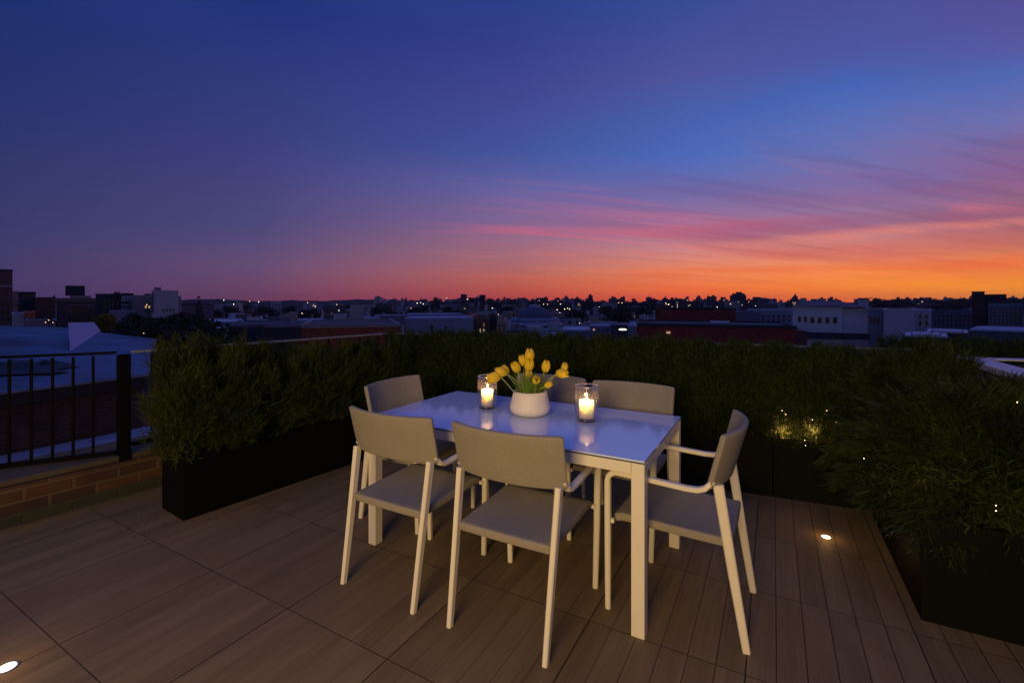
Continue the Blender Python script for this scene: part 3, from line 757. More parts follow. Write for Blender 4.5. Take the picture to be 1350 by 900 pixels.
for k in range(sh):
    c = B0 + db*(0.10 + step*(k+0.5)) + nb*0.18
    z1 = 1.085 - 0.012*max(0, k-4)
    hedge('dark clipped evergreen shrub in the continuous hedge behind the table', c, db, nb, step/2, 0.20, 0.38, z1, 7500, MAT['needle_dark'], hg)

# big drooping juniper at right
def juniper(label, c, rx, ry, z0, z1, count, droop, group=None, seed=0):
    t = empty('juniper_shrub', (c[0], c[1], 0.0)); tag(t, label, 'shrub', group)
    nbr = 95
    th = RNG.uniform(0, 2*PI, nbr); el = RNG.uniform(-0.15, 1.45, nbr)
    hz = (z1 - 0.5)
    rr = RNG.uniform(0.75, 1.08, nbr)
    tip = np.stack([np.cos(th)*np.cos(el)*rx*rr, np.sin(th)*np.cos(el)*ry*rr, 0.52 + np.sin(el)*hz*RNG.uniform(0.82, 1.0, nbr)], axis=1)
    low = el < 0.45
    tip[low, 2] -= droop*RNG.random(low.sum())
    b = np.stack([RNG.normal(0, .07, nbr), RNG.normal(0, .07, nbr), np.full(nbr, 0.42)], axis=1)
    ctrl = b*0.45 + tip*0.55; ctrl[:, 2] += 0.14
    k = RNG.integers(0, nbr, count); f = RNG.beta(1.9, 1.05, count); ff = f[:, None]
    A, B_, C_ = b[k], tip[k], ctrl[k]
    pos = A*(1-ff)**2 + 2*C_*ff*(1-ff) + B_*ff**2
    tang = 2*(C_-A)*(1-ff) + 2*(B_-C_)*ff; tang /= np.linalg.norm(tang, axis=1, keepdims=True)
    # flat sprays: wide sideways, thin up
    side = np.cross(tang, np.array([0, 0, 1.0])); side /= np.linalg.norm(side, axis=1, keepdims=True)+1e-6
    wob = RNG.normal(0, 1, count)*0.070*(1.12-f)
    pos = pos + side*wob[:, None] + RNG.normal(size=(count, 3))*0.016
    pos[:, 2] = np.maximum(pos[:, 2], 0.27 + 0.05*RNG.random(count))
    dirs = tang + side*(np.sign(wob)*0.6)[:, None] + RNG.normal(size=(count, 3))*0.14 + np.array([0, 0, 0.10])
    lens = 0.11*(0.5+0.8*RNG.random(count))
    sprig_mesh('foliage', pos, dirs, lens, MAT['juniper'], t, nblade=12, bw=0.0020, bl=0.30, spread=0.50, flat=0.6)
    n2 = count//2
    g = RNG.normal(size=(n2, 3)); g /= np.linalg.norm(g, axis=1, keepdims=True); g *= (RNG.random(n2)**0.4)[:, None]*0.80
    q = g*np.array([rx, ry, hz*0.9]); q[:, 2] = 0.5 + np.abs(q[:, 2]) - 0.05
    sprig_mesh('inner_foliage', q, g + np.array([0, 0, 0.3]) + RNG.normal(size=(n2, 3))*0.4, 0.09*(0.6+0.6*RNG.random(n2)), MAT['juniper'], t, nblade=7, bw=0.0045, bl=0.5)
    stems(t, [(b[i], b[i]*0.35 + ctrl[i]*0.65) for i in range(0, nbr, 5)], 0.009)
    return t
juniper('tall drooping juniper where the right planter meets the back hedge', (2.45, 2.84), 0.43, 0.42, 0.4, 1.10, 19000, 0.16)
juniper('wide juniper with flat drooping sprays over the near end of the right planter', (2.31, 2.28), 0.58, 0.56, 0.4, 0.96, 30000, 0.26)
juniper('juniper at the outer right edge beside the pale coping', (2.62, 1.95), 0.50, 0.48, 0.4, 0.84, 17000, 0.22)

# second hedge beyond the coping on the right
for k in range(4):
    c = Vector((3.62, 4.02, 0)) + Vector((math.cos(R(-14)), math.sin(R(-14)), 0))*(0.62*k)
    hedge('dark clipped shrub in the hedge beyond the pale coping', c, Vector((math.cos(R(-14)), math.sin(R(-14)), 0)), Vector((math.sin(R(14)), math.cos(R(14)), 0)), 0.33, 0.22, 0.35, 1.07, 5000, MAT['needle_dark'], 'shrubs beyond the pale coping', name='outer_shrub')
t = planter('long black planter box beyond the pale coping', Vector((3.25, 3.95, 0)), Vector((math.cos(R(-14)), math.sin(R(-14)), 0)), Vector((math.sin(R(14)), math.cos(R(14)), 0)), 2.6, 0.36)

# ------------------------------------------------------------------ dining table
TC = Vector((0.070, 2.695, 0)); TA = R(-29.3)
TL, TW, TH = 1.585, 0.870, 0.74
tb = empty('dining_table', TC, TA); tag(tb, 'cream metal dining table with a glossy pale glass top', 'dining table')
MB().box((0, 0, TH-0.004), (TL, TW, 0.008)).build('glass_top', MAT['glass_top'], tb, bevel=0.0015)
MB().box((0, 0, TH-0.0115), (TL-0.006, TW-0.006, 0.005)).build('shadow_gap', MAT['glass_edge'], tb)
LG = 0.056
for sx in (-1, 1):
    for sy in (-1, 1):
        MB().box((sx*(TL/2-LG/2), sy*(TW/2-LG/2), (TH-0.0145)/2), (LG, LG, TH-0.0145)).build('leg', MAT['frame'], tb, bevel=0.003)
for sy in (-1, 1):
    MB().box((0, sy*(TW/2-0.017), TH-0.0145-0.024), (TL-2*LG-0.002, 0.03, 0.048)).build('apron', MAT['frame'], tb, bevel=0.002)
for sx in (-1, 1):
    MB().box((sx*(TL/2-0.017), 0, TH-0.0145-0.024), (0.03, TW-2*LG-0.002, 0.048)).build('apron', MAT['frame'], tb, bevel=0.002)

# ------------------------------------------------------------------ chairs
def arc(c, r, a0, a1, n=7):
    return [(c[0], c[1] + r*math.cos(a0+(a1-a0)*i/n), c[2] + r*math.sin(a0+(a1-a0)*i/n)) for i in range(n+1)]

def make_chair():
    t = empty('dining_chair')
    for sx in (-1, 1):
        # rear leg, leaning forward as it rises
        MB().sweep([(sx*0.226, -0.285, 0.0), (sx*0.232, -0.235, 0.31), (sx*0.240, -0.182, 0.655)], [(0.022, 0.030), (0.024, 0.038), (0.026, 0.042)]).build('rear_leg', MAT['frame'], t, bevel=0.001)
        # arm sweeping forward from the backrest, turning down into the front leg
        pts = [(sx*0.252, -0.165, 0.672), (sx*0.254, -0.150, 0.652)]
        pts += [(sx*0.256, -0.132, 0.634), (sx*0.257, -0.105, 0.624), (sx*0.257, -0.06, 0.622), (sx*0.256, 0.10, 0.629)]
        pts += [(sx*0.253 - sx*0.0002*i, p[1], p[2]) for i, p in enumerate(arc((0, 0.235, 0.588), 0.045, R(90), R(0), 8))]
        MB().sweep(pts, [(0.026, 0.021)]*2 + [(0.030, 0.022)]*4 + [(0.030, 0.025)]*9).build('armrest', MAT['frame'], t, smooth=False)
        MB().sweep([(sx*0.251, 0.280, 0.588), (sx*0.246, 0.281, 0.30), (sx*0.238, 0.283, 0.0)], [(0.032, 0.028), (0.030, 0.027), (0.026, 0.024)]).build('front_leg', MAT['frame'], t)
        MB().box((sx*0.236, 0.262, 0.405), (0.020, 0.016, 0.018)).build('seat_bracket', MAT['frame'], t)
    # seat: slightly dished sling wrapped round the frame
    bm = bmesh.new(); nx, ny = 16, 16; g = []
    for j in range(ny+1):
        y = -0.232 + 0.492*j/ny; row = []
        for i in range(nx+1):
            s = -1 + 2*i/nx; fy = j/ny
            hw = 0.219 + 0.010*fy
            z = 0.432 + 0.012*fy - 0.014*(1-s*s)*math.sin(PI*min(1, fy*1.1)) - (0.012*(max(0, fy-0.9)/0.1)**2)
            row.append(bm.verts.new((s*hw, y, z)))
        g.append(row)
    for j in range(ny):
        for i in range(nx): bm.faces.new((g[j][i], g[j][i+1], g[j+1][i+1], g[j+1][i]))
    me = bpy.data.meshes.new('seat'); bm.to_mesh(me); bm.free(); me.materials.append(MAT['fabric'])
    me.polygons.foreach_set('use_smooth', [True]*len(me.polygons))
    o = bpy.data.objects.new('seat', me); COL.objects.link(o); o.parent = t
    so_ = o.modifiers.new('thick', 'SOLIDIFY'); so_.thickness = 0.036; so_.offset = -1
    bv = o.modifiers.new('edge', 'BEVEL'); bv.width = 0.008; bv.segments = 3; bv.limit_method = 'ANGLE'; bv.angle_limit = R(50)
    # backrest: curved wrap-round panel
    bm = bmesh.new(); nx, nz = 28, 8; g = []
    for j in range(nz+1):
        f = j/nz; row = []
        for i in range(nx+1):
            s = -1 + 2*i/nx
            hw = 0.264 + 0.004*f
            k = abs(s)**2.3
            ymid = -0.206 - 0.062*f; ywing = -0.146 - 0.056*f
            y = ymid + (ywing-ymid)*k
            zb = 0.640; zt = 0.866
            if abs(s) > 0.96: zt -= 0.003
            # sides lean: bottom corners come in a little
            x = s*hw*(1.0 if f > 0.0 else 0.995)
            row.append(bm.verts.new((x, y, zb + (zt-zb)*f)))
        g.append(row)
    for j in range(nz):
        for i in range(nx): bm.faces.new((g[j][i], g[j][i+1], g[j+1][i+1], g[j+1][i]))
    me = bpy.data.meshes.new('backrest'); bm.to_mesh(me); bm.free(); me.materials.append(MAT['fabric'])
    me.polygons.foreach_set('use_smooth', [True]*len(me.polygons))
    o = bpy.data.objects.new('backrest', me); COL.objects.link(o); o.parent = t
    so_ = o.modifiers.new('thick', 'SOLIDIFY'); so_.thickness = 0.024; so_.offset = 0
    bv = o.modifiers.new('edge', 'BEVEL'); bv.width = 0.007; bv.segments = 3; bv.limit_method = 'ANGLE'; bv.angle_limit = R(50)
    return t

chair0 = make_chair()
# (u, v) of the chair's middle relative to the table's middle, turn
CH = [
    (-0.384, -0.771+0.285, TA, 'cream armchair with taupe sling on the near side of the table, left of the two'),
    (0.262, -0.760+0.285, TA, 'cream armchair with taupe sling nearest the camera, in front of the vase'),
    (1.169-0.285, -0.072, TA + PI/2, 'cream armchair alone at the right end of the table, seen from the side'),
    (-1.09+0.285, 0.010, TA - PI/2, 'cream armchair alone at the left end of the table, facing right'),
    (-0.148, 0.775-0.285, TA + PI, 'cream armchair on the far side of the table, half hidden behind the tulips'),
    (0.447, 0.745-0.285, TA + PI, 'cream armchair on the far side of the table behind the right candle'),
]
for i, (u, v, rz, lab) in enumerate(CH):
    c = chair0 if i == 0 else copy_tree(chair0)
    p = TC + U*u + V*v
    c.location = (p.x, p.y, 0); c.rotation_euler = (0, 0, rz + (0, R(0.8), R(-1), R(2), R(1), R(-0.5))[i])
    tag(c, lab, 'chair', 'cream armchairs round the dining table')

# ------------------------------------------------------------------ on the table
VP = Vector((0.107, 2.745, TH))
vs = MB(); vs.lathe([(0.0, 0.001), (0.080, 0.0), (0.098, 0.006), (0.113, 0.020), (0.119, 0.038), (0.1175, 0.055), (0.110, 0.085), (0.1015, 0.118), (0.0965, 0.138), (0.093, 0.1395), (0.091, 0.135), (0.097, 0.11), (0.108, 0.06), (0.10, 0.02), (0.0, 0.014)], 64)
o = vs.build('flower_vase', MAT['ceramic'], smooth=True); o.location = VP
tag(o, 'round cream ceramic vase holding the yellow tulips on the table', 'vase')

def tulip(head, label, tilt, size=1.0, openq=0.0, base=None):
    hx = P(head[0], head[1], head[2])
    b = VP + (Vector(base) if base else Vector((random.uniform(-.05, .05), random.uniform(-.05, .05), 0.03)))
    t = empty('tulip', b); tag(t, label, 'tulip', 'yellow tulips in the cream vase')
    tip = hx - b
    mid = Vector((tip.x*0.38, tip.y*0.38, tip.z*0.62))
    up = Vector(tilt).normalized()
    hb = tip - up*0.022*size
    pts = []
    for i in range(9):
        f = i/8; pts.append(mid*2*f*(1-f) + hb*f*f)
    MB().tube(pts, [0.0032]*9, 6).build('stem', MAT['tulip_stem'], t, smooth=True)
    q = Vector((0, 0, 1)).rotation_difference(up).to_matrix().to_4x4()
    # bloom: six cupped petals in two whorls
    bm = bmesh.new()
    for k in range(6):
        a0 = k*PI/3 + (0.2 if k % 2 else 0); inner = 0.90 if k % 2 else 1.0
        nu, nv = 6, 8; g = []
        for j in range(nv+1):
            f = j/nv
            r = (0.0195*math.sin(PI*min(1, (f*0.80+0.12)))**0.65*inner + openq*0.010*f*f)*size
            wd = 0.66*math.sin(PI*(0.12+0.80*f))**0.6*(1 if f < 0.98 else 0.25)
            z = (-0.024 + 0.052*f)*size
            row = []
            for i in range(nu+1):
                s = -1 + 2*i/nu
                an = a0 + s*wd
                rr = r*(1 - 0.06*s*s)
                row.append(bm.verts.new((rr*math.cos(an), rr*math.sin(an), z - 0.004*size*abs(s)*f)))
            g.append(row)
        for j in range(nv):
            for i in range(nu): bm.faces.new((g[j][i], g[j][i+1], g[j+1][i+1], g[j+1][i]))
    bm.transform(Matrix.Translation(tip) @ q)
    me = bpy.data.meshes.new('bloom'); bm.to_mesh(me); bm.free(); me.materials.append(MAT['petal'])
    me.polygons.foreach_set('use_smooth', [True]*len(me.polygons))
    o = bpy.data.objects.new('bloom', me); COL.objects.link(o); o.parent = t
    return t
TZ = 2.74
tl = [((698, 468, TZ), 'tallest yellow tulip at the top of the bouquet', (0, 0, 1), 1.15, 0),
      ((689, 475, TZ+.03), 'yellow tulip just left of the tallest one', (-.3, 0, 1), 1.0, 0),
      ((697.5, 481, TZ-.04), 'yellow tulip directly under the tallest one', (.1, -.3, 1), 1.1, 0.2),
      ((680, 484, TZ-.03), 'round yellow tulip left of the middle of the bouquet', (-.5, -.3, .8), 1.05, 0.2),
      ((719.5, 482.5, TZ), 'yellow tulip standing right of the middle, between centre and outer right', (.15, 0, 1), 1.05, 0),
      ((744, 484, TZ+.03), 'yellow tulip pointing up at the far right of the bouquet', (.2, .1, 1), 0.85, 0),
      ((741, 492, TZ-.02), 'yellow tulip lying sideways at the far right of the bouquet', (1, -.1, -.05), 1.1, 0),
      ((706.5, 501, TZ-.09), 'yellow tulip low in front of the bouquet over the vase rim', (.1, -.8, .5), 0.95, 0.2),
      ((723, 507, TZ-.07), 'small yellow tulip low at right close to the vase rim', (.7, -.4, .4), 0.78, 0),
      ((651, 497.5, TZ-.05), 'yellow tulip hanging lowest at left in front of the left candle glass', (-1, -.2, -.25), 1.2, 0.3),
      ((660, 490.5, TZ-.02), 'yellow tulip at left above the lowest hanging one', (-.9, -.1, .2), 1.1, 0.2),
      ((666, 487.5, TZ+.03), 'small yellow tulip behind the left cluster', (-.5, .1, .8), 0.9, 0),
      ((697, 492, TZ+.0), 'shaded tulip deep in the middle of the bouquet', (-.1, -.2, 1), 0.85, 0)]
for h, lab, tilt, sz, op in tl: tulip(h, lab, tilt, sz*1.32, op)
# leaves
lv = empty('tulip_leaves', VP); tag(lv, 'tuft of green tulip leaves rising from the vase rim', 'leaves')
for k in range(58):
    a = random.uniform(0, 2*PI); ln = random.uniform(0.12, 0.22); sp_ = random.uniform(0.25, 0.95); w = random.uniform(0.007, 0.013)
    bm = bmesh.new(); prev = None
    for j in range(8):
        f = j/7
        rr = 0.03 + 0.055*f + sp_*0.05*f*f; z = 0.05 + ln*f*(1.15-0.35*sp_*f)
        ww = w*math.sin(PI*(0.15+0.83*f))
        c, s = math.cos(a), math.sin(a)
        L1 = bm.verts.new((c*rr - s*ww, s*rr + c*ww, z)); L2 = bm.verts.new((c*(rr-0.003), s*(rr-0.003), z-0.002)); L3 = bm.verts.new((c*rr + s*ww, s*rr - c*ww, z))
        if prev: bm.faces.new((prev[0], prev[1], L2, L1)); bm.faces.new((prev[1], prev[2], L3, L2))
        prev = (L1, L2, L3)
    me = bpy.data.meshes.new('leaf'); bm.to_mesh(me); bm.free(); me.materials.append(MAT['tulip_leaf'])
    me.polygons.foreach_set('use_smooth', [True]*len(me.polygons))
    o = bpy.data.objects.new('leaf', me); COL.objects.link(o); o.parent = lv

def candle(loc, rg, hg, rc, hc, lab, labc, lean):
    g = empty('candle_glass', (loc[0], loc[1], TH)); tag(g, lab, 'candle glass', 'glass candle holders on the table')
    e = 0.0028
    mb = MB(); mb.lathe([(rg*0.82, 0.012), (rg*0.93, 0.03), (rg*0.995, hg*0.45), (rg*0.97, hg*0.8), (rg*0.93, hg), (rg*0.93-e, hg), (rg*0.97-e, hg*0.8), (rg*0.995-e, hg*0.45), (rg*0.93-e, 0.032), (rg*0.80, 0.018)], 48)
    mb.build('glass_wall', MAT['glass'], g, smooth=True)
    MB().lathe([(rg*0.93-0.004, hg), (rg*0.93-0.003, hg+0.0018), (rg*0.93, hg+0.0018), (rg*0.93+0.001, hg), (rg*0.93, hg-0.0018), (rg*0.93-0.003, hg-0.0018), (rg*0.93-0.004, hg)], 48).build('rim', MAT['glass_rim'], g, smooth=True)
    mb = MB(); mb.lathe([(0, 0.0005), (rg*0.78, 0.0005), (rg*0.82, 0.005), (rg*0.815, 0.014), (rg*0.76, 0.018), (0, 0.018)], 48)
    mb.build('glass_foot', MAT['glass_base'], g, smooth=True)
    c = empty('pillar_candle', (loc[0], loc[1], TH+0.019)); tag(c, labc, 'candle', 'lit pillar candles')
    mb = MB(); mb.lathe([(0, 0), (rc*0.97, 0), (rc, 0.004), (rc, hc-0.006), (rc*0.985, hc), (rc*0.90, hc+0.001), (rc*0.86, hc-0.004), (rc*0.80, hc-0.020), (rc*0.6, hc-0.028), (0, hc-0.030)], 48)
    mb.build('wax', MAT['wax'], c, smooth=True)
    MB().tube([(0, 0, hc-0.030), (0.001, 0, hc-0.012)], 0.0012, 6).build('wick', MAT['wick'], c)
    mb = MB(); mb.lathe([(0, 0), (0.0028, 0.003), (0.0052, 0.010), (0.0046, 0.020), (0.0022, 0.034), (0, 0.044)], 16)
    f = mb.build('flame', MAT['flame'], c, smooth=True); f.location = (0.001, 0, hc-0.020)
    p = point('candle_light', (loc[0], loc[1], TH+0.019+hc-0.002), 2.0, (1.0, 0.56, 0.24), 0.008); 
    return g
candle((-0.154, 2.90), 0.063, 0.200, 0.037, 0.100, 'clear glass with a lit candle left of the vase', 'lit cream pillar candle in the glass left of the vase', 0)
candle((0.415, 2.595), 0.069, 0.195, 0.041, 0.096, 'clear glass with a lit candle right of the vase', 'lit cream pillar candle in the glass right of the vase', 0)

# ------------------------------------------------------------------ deck lights and fairy lights
def deck_light(p, r, lens, lab):
    t = empty('deck_light', (p[0], p[1], 0)); tag(t, lab, 'deck light')
    MB().lathe([(r, 0.0005), (r*1.25, 0.0005), (r*1.25, 0.003), (r, 0.004), (r, 0.0005)], 32).build('rim', MAT['steel'], t)
    MB().lathe([(0, 0.0045), (r*0.6, 0.0042), (r*0.98, 0.002), (r*0.98, 0.0005), (0, 0.0005)], 32).build('lens', lens, t, smooth=True)
    return t
deck_light((1.87, 2.773), 0.024, MAT['deck_lens'], 'small round deck light glowing in the floor in front of the right planter')
deck_light((-1.935, 1.783), 0.028, MAT['deck_lens_white'], 'bright round deck light in the floor at the lower left')
point('deck_glow', (1.87, 2.773, 0.05), 0.22, (1.0, 0.52, 0.18), 0.02)
point('deck_glow', (-1.95, 1.74, 0.12), 0.5, (1.0, 0.60, 0.28), 0.03)

# small uplight in the back planter at right
gl = B0 + db*3.36 + nb*0.06
t = empty('garden_spotlight', (gl.x, gl.y, PH-0.05)); tag(t, 'small garden spotlight hidden in the back hedge above the glowing planter rim', 'spotlight')
MB().tube([(0, 0, 0), (0, 0, 0.035)], 0.006, 8).build('spike', MAT['steel'], t)
MB().lathe([(0, 0.035), (0.016, 0.037), (0.020, 0.05), (0.020, 0.075), (0.016, 0.073), (0, 0.070)], 20).build('lamp_head', MAT['rail'], t)
point('planter_glow', (gl.x+0.16, gl.y-0.085, PH+0.035), 4.800000000000001, (1.0, 0.50, 0.16), 0.03)
point('planter_glow', (gl.x-0.16, gl.y+0.05, PH+0.035), 4.800000000000001, (1.0, 0.50, 0.16), 0.03)
point('planter_glow', (gl.x+0.0, gl.y-0.03, PH+0.06), 3.5200000000000005, (1.0, 0.50, 0.16), 0.03)
fl = [(1031, 541, 3.30), (1036, 546, 3.30), (1061, 580, 3.22), (1062, 587, 3.22), (1090, 541, 3.2), (1139, 604, 2.40), (1313, 666, 1.86), (1313, 673, 1.86), (1341, 530, 2.0), (1071, 553, 3.2), (1102, 556, 3.2)]
for (x, y, d) in fl:
    p = P(x, y, d)
    o = MB().lathe([(0, -0.002), (0.0017, -0.001), (0.0017, 0.001), (0, 0.002)], 8).build('fairy_light', MAT['fairy'], smooth=True)
    o.location = p; tag(o, 'tiny warm fairy light bulb among the greenery at right', 'fairy light', 'fairy lights in the right-hand shrubs')

bm = bmesh.new()
for k in range(70):
    if k < 45: c_ = F0 - dl*random.uniform(0.02, 0.28)*1.0 + nl*random.uniform(0.0, 0.7)
    else: c_ = F0 + dl*random.uniform(-0.4, 1.8) - nl*abs(random.gauss(0, 0.10)) - nl*0.02
    a_ = random.uniform(0, 2*PI); l_ = random.uniform(0.006, 0.014); w_ = l_*0.3
    ca_, sa_ = math.cos(a_), math.sin(a_)
    vs_ = [bm.verts.new((c_.x + ca_*x_ - sa_*y_, c_.y + sa_*x_ + ca_*y_, z_)) for x_, y_, z_ in ((-l_, 0, 0.002), (0, w_, 0.004), (l_, 0, 0.003), (0, -w_, 0.002))]
    bm.faces.new(vs_)
me = bpy.data.meshes.new('leaf_litter'); bm.to_mesh(me); bm.free(); me.materials.append(simple('dry_leaf', (0.05, 0.03, 0.015), rough=0.9))
o = bpy.data.objects.new('leaf_litter', me); COL.objects.link(o); tag(o, 'fallen needles and dry leaf bits on the floor by the left planters', kind='stuff')
#CITY_START
# ------------------------------------------------------------------ the city beyond
def ground_material():
    m, nt, N, L, bs = mat('city_ground')
    tc = N.new('ShaderNodeTexCoord'); v = N.new('ShaderNodeTexVoronoi'); v.inputs['Scale'].default_value = 0.03
    L.new(tc.outputs['Object'], v.inputs['Vector'])
    mx = N.new('ShaderNodeMix'); mx.data_type = 'RGBA'; mx.inputs[6].default_value = (0.02, 0.024, 0.016, 1); mx.inputs[7].default_value = (0.06, 0.06, 0.06, 1)
    L.new(v.outputs['Color'], mx.inputs[0]); L.new(mx.outputs[2], bs.inputs['Base Color']); bs.inputs['Roughness'].default_value = 0.9
    return m
o = MB().box((0, 900, GZ-0.5), (6200, 4000, 1.0)).build('ground', ground_material()); tag(o, kind='structure')
# wooded ridge on the horizon
bm = bmesh.new(); prev = None
for i in range(161):
    a = R(-56 + 112*i/160); d = 2000
    x, y = math.sin(a)*d, math.cos(a)*d
    px = 675 + F*math.tan(a) if abs(a) < R(60) else 0
    top = 3 + 7*math.sin(i*0.23+1) + 5*math.sin(i*0.61) + 2.4*math.sin(i*1.9) + random.uniform(-1.5, 1.5)
    top += 14*math.exp(-((px-430)/150)**2) + 8*math.exp(-((px-260)/90)**2)
    top = H + max(top*0.45 - 1.5, -3.5)
    ring = [bm.verts.new((x, y, GZ)), bm.verts.new((x, y, top)), bm.verts.new((x*1.1, y*1.1, top+2)), bm.verts.new((x*1.3, y*1.3, GZ))]
    if prev:
        for k in range(3): bm.faces.new((prev[k], ring[k], ring[k+1], prev[k+1]))
    prev = ring
me = bpy.data.meshes.new('hills'); bm.to_mesh(me); bm.free(); me.materials.append(simple('wooded_hills', (0.030, 0.034, 0.040), rough=1.0, var=0.4, scale=0.02))
o = bpy.data.objects.new('hills', me); COL.objects.link(o); tag(o, kind='structure')

WIN = simple('dark_window', (0.015, 0.018, 0.022), rough=0.15, var=0.3, scale=0.5)
LIT = [emit('lit_window_warm', (1.0, 0.62, 0.30), 0.5), emit('lit_window_pale', (1.0, 0.86, 0.66), 0.45), emit('lit_window_dim', (1.0, 0.5, 0.2), 0.15)]
PAL = {}
def wallmat(c, kind='plain'):
    key = (tuple(round(v, 3) for v in c), kind)
    if key not in PAL:
        if kind == 'brick':
            PAL[key] = brick_material('brick_wall', c, tuple(v*0.7 for v in c), tuple(min(1, v*1.3+0.03) for v in c), 0.6, 0.25, msize=0.02)
        else:
            PAL[key] = simple('rendered_wall', c, rough=0.85, var=0.22, scale=0.35, bump=0.2, bscale=3)
    return PAL[key]

def building(label, x0, x1, yt, d, depth, wall, roof, group=None, wins=None, name='apartment_block', kind='plain', parapet=0.5, extras=None, zb=GZ, rz=0.0, ledge=None):
    """front face, turned towards the terrace, at depth d spanning photo columns x0..x1, roof line at row yt"""
    az = math.atan(((x0+x1)/2-675)/F); dist = d/math.cos(az)
    def lx(x, dy=0.0): return (dist+dy)*math.tan(math.atan((x-675)/F) - az)
    def lz(y, dy=0.0): return H - (y-YH)/F*d*(dist+dy)/dist - zb
    w = lx(x1) - lx(x0); off = (lx(x1)+lx(x0))/2
    t = empty(name, (math.sin(az)*dist + off*math.cos(az), d - off*math.sin(az), zb), -az); tag(t, label, 'building', group)
    hh = lz(yt)
    wm = wallmat(wall, kind)
    MB().box((0, depth/2, hh/2), (w, depth, hh)).build('wall', wm, t)
    mb = MB(); mb.box((0, depth/2, hh+0.08), (w-0.7, depth-0.7, 0.14)); mb.build('roof', wallmat(roof), t)
    if parapet > 0:
        mb = MB(); p = parapet
        for (cx_, cy_, sx, sy) in ((0, 0.12, w+0.1, 0.3), (0, depth-0.12, w+0.1, 0.3), (-w/2+0.12, depth/2, 0.3, depth-0.56), (w/2-0.12, depth/2, 0.3, depth-0.56)):
            mb.box((cx_, cy_, hh + p/2 - 0.02), (sx, sy, p))
        mb.build('parapet', wallmat(ledge if ledge else tuple(min(1, v*1.15) for v in wall)), t)
    if wins:
        for (xa, xb, ya, yb, nc, nr, lit, fr) in wins:
            xl, xr = lx(xa)-off, lx(xb)-off; za, zb_ = lz(ya), lz(yb)
            cw = (xr-xl)/nc; ch = (za-zb_)/nr
            for i in range(nc):
                for j in range(nr):
                    m_ = WIN if random.random() > lit else random.choice(LIT)
                    MB().box((xl + cw*(i+0.5), -0.02, za - ch*(j+0.5)), (cw*fr, 0.10, ch*0.62)).build('window', m_, t)
    if extras:
        for (nm, ex0, ex1, ey0, ey1, dy, ed, c) in extras:   # rooftop pieces: columns, rows, set-back, depth
            a0, a1 = lx(ex0, dy)-off, lx(ex1, dy)-off; z0, z1 = lz(ey0, dy), lz(ey1, dy)
            MB().box(((a0+a1)/2, dy + ed/2, (z0+z1)/2), (abs(a1-a0), ed, abs(z0-z1))).build(nm, wallmat(c) if not isinstance(c, bpy.types.Material) else c, t)
    return t

NAVY = (0.035, 0.04, 0.055); GREY = (0.16, 0.16, 0.17); PALE = (0.42, 0.42, 0.43); BRN = (0.13, 0.075, 0.05); DRK = (0.05, 0.045, 0.05)
# --- far left
building('tall brown brick tower with two pale bands at the left edge of the city', -90, 16.5, 357, 95, 22, (0.17, 0.11, 0.075), DRK, kind='brick', parapet=0.6, ledge=(0.05, 0.05, 0.05),
         extras=[('band', -90, 17, 375.5, 377.3, -0.15, 0.15, PALE), ('band', -90, 17, 391.5, 392.8, -0.15, 0.15, GREY)], wins=[(-30, 14, 398, 425, 6, 3, 0.0, 0.4)])
building('low dark block with glass top storey beside the brown tower', 22, 47, 387, 130, 16, NAVY, DRK, wins=[(31, 45, 387.5, 392, 4, 1, 0, 0.8)], extras=[('roof_slab', 21.5, 47.5, 384.6, 385.8, -0.4, 17, (0.03, 0.03, 0.035))])
building('narrow cream fronted house with bands between tower and glass topped block', 15, 24, 386, 118, 12, (0.38, 0.30, 0.24), DRK, extras=[('band', 15, 26, 394, 395, -0.2, 0.2, PALE), ('band', 15, 28, 400, 401, -0.2, 0.2, GREY)])
building('long brown block with thin pale storey bands', 46, 73, 394, 120, 18, (0.10, 0.07, 0.045), DRK, extras=[('band', 48, 71, 402.5, 403.2, -0.15, 0.15, GREY), ('band', 50, 71, 408, 408.7, -0.15, 0.15, (0.16, 0.12, 0.09)), ('chimney', 70, 73, 389.5, 395, 2, 2, DRK)])
building('dark apartment block carrying a black rooftop box', 73, 126, 397, 100, 18, (0.055, 0.05, 0.05), DRK, parapet=0.7, ledge=(0.15, 0.12, 0.11), wins=[(90, 122, 406, 424, 8, 4, 0.0, 0.72)],
         extras=[('rooftop_box', 86, 112, 376.5, 389.5, 3, 6, (0.02, 0.025, 0.035)), ('plinth', 92, 120, 389.6, 396, 2, 9, (0.30, 0.25, 0.22)), ('corner_strip', 72.3, 75, 400, 431, -0.2, 0.25, (0.16, 0.16, 0.2)), ('band', 90, 124, 401.8, 403, -0.2, 0.2, (0.2, 0.17, 0.15))])
building('small white flat roofed house below the glass topped block', 16, 32, 413.5, 85, 10, (0.50, 0.50, 0.52), DRK, zb=GZ, parapet=0.2)
building('small orange brick shed next to the small white house', 32.5, 46.5, 411.5, 84, 8, (0.42, 0.15, 0.05), DRK, kind='brick', parapet=0.2)
building('long low grey house just behind the blue roof', 33, 75, 423.5, 70, 10, (0.18, 0.18, 0.2), DRK, parapet=0.2)
building('dark slab block right of the block with the rooftop box', 126, 162, 389.5, 150, 24, (0.05, 0.045, 0.055), DRK, parapet=0.6, wins=[(130, 158, 394, 410, 5, 3, 0.0, 0.5)])
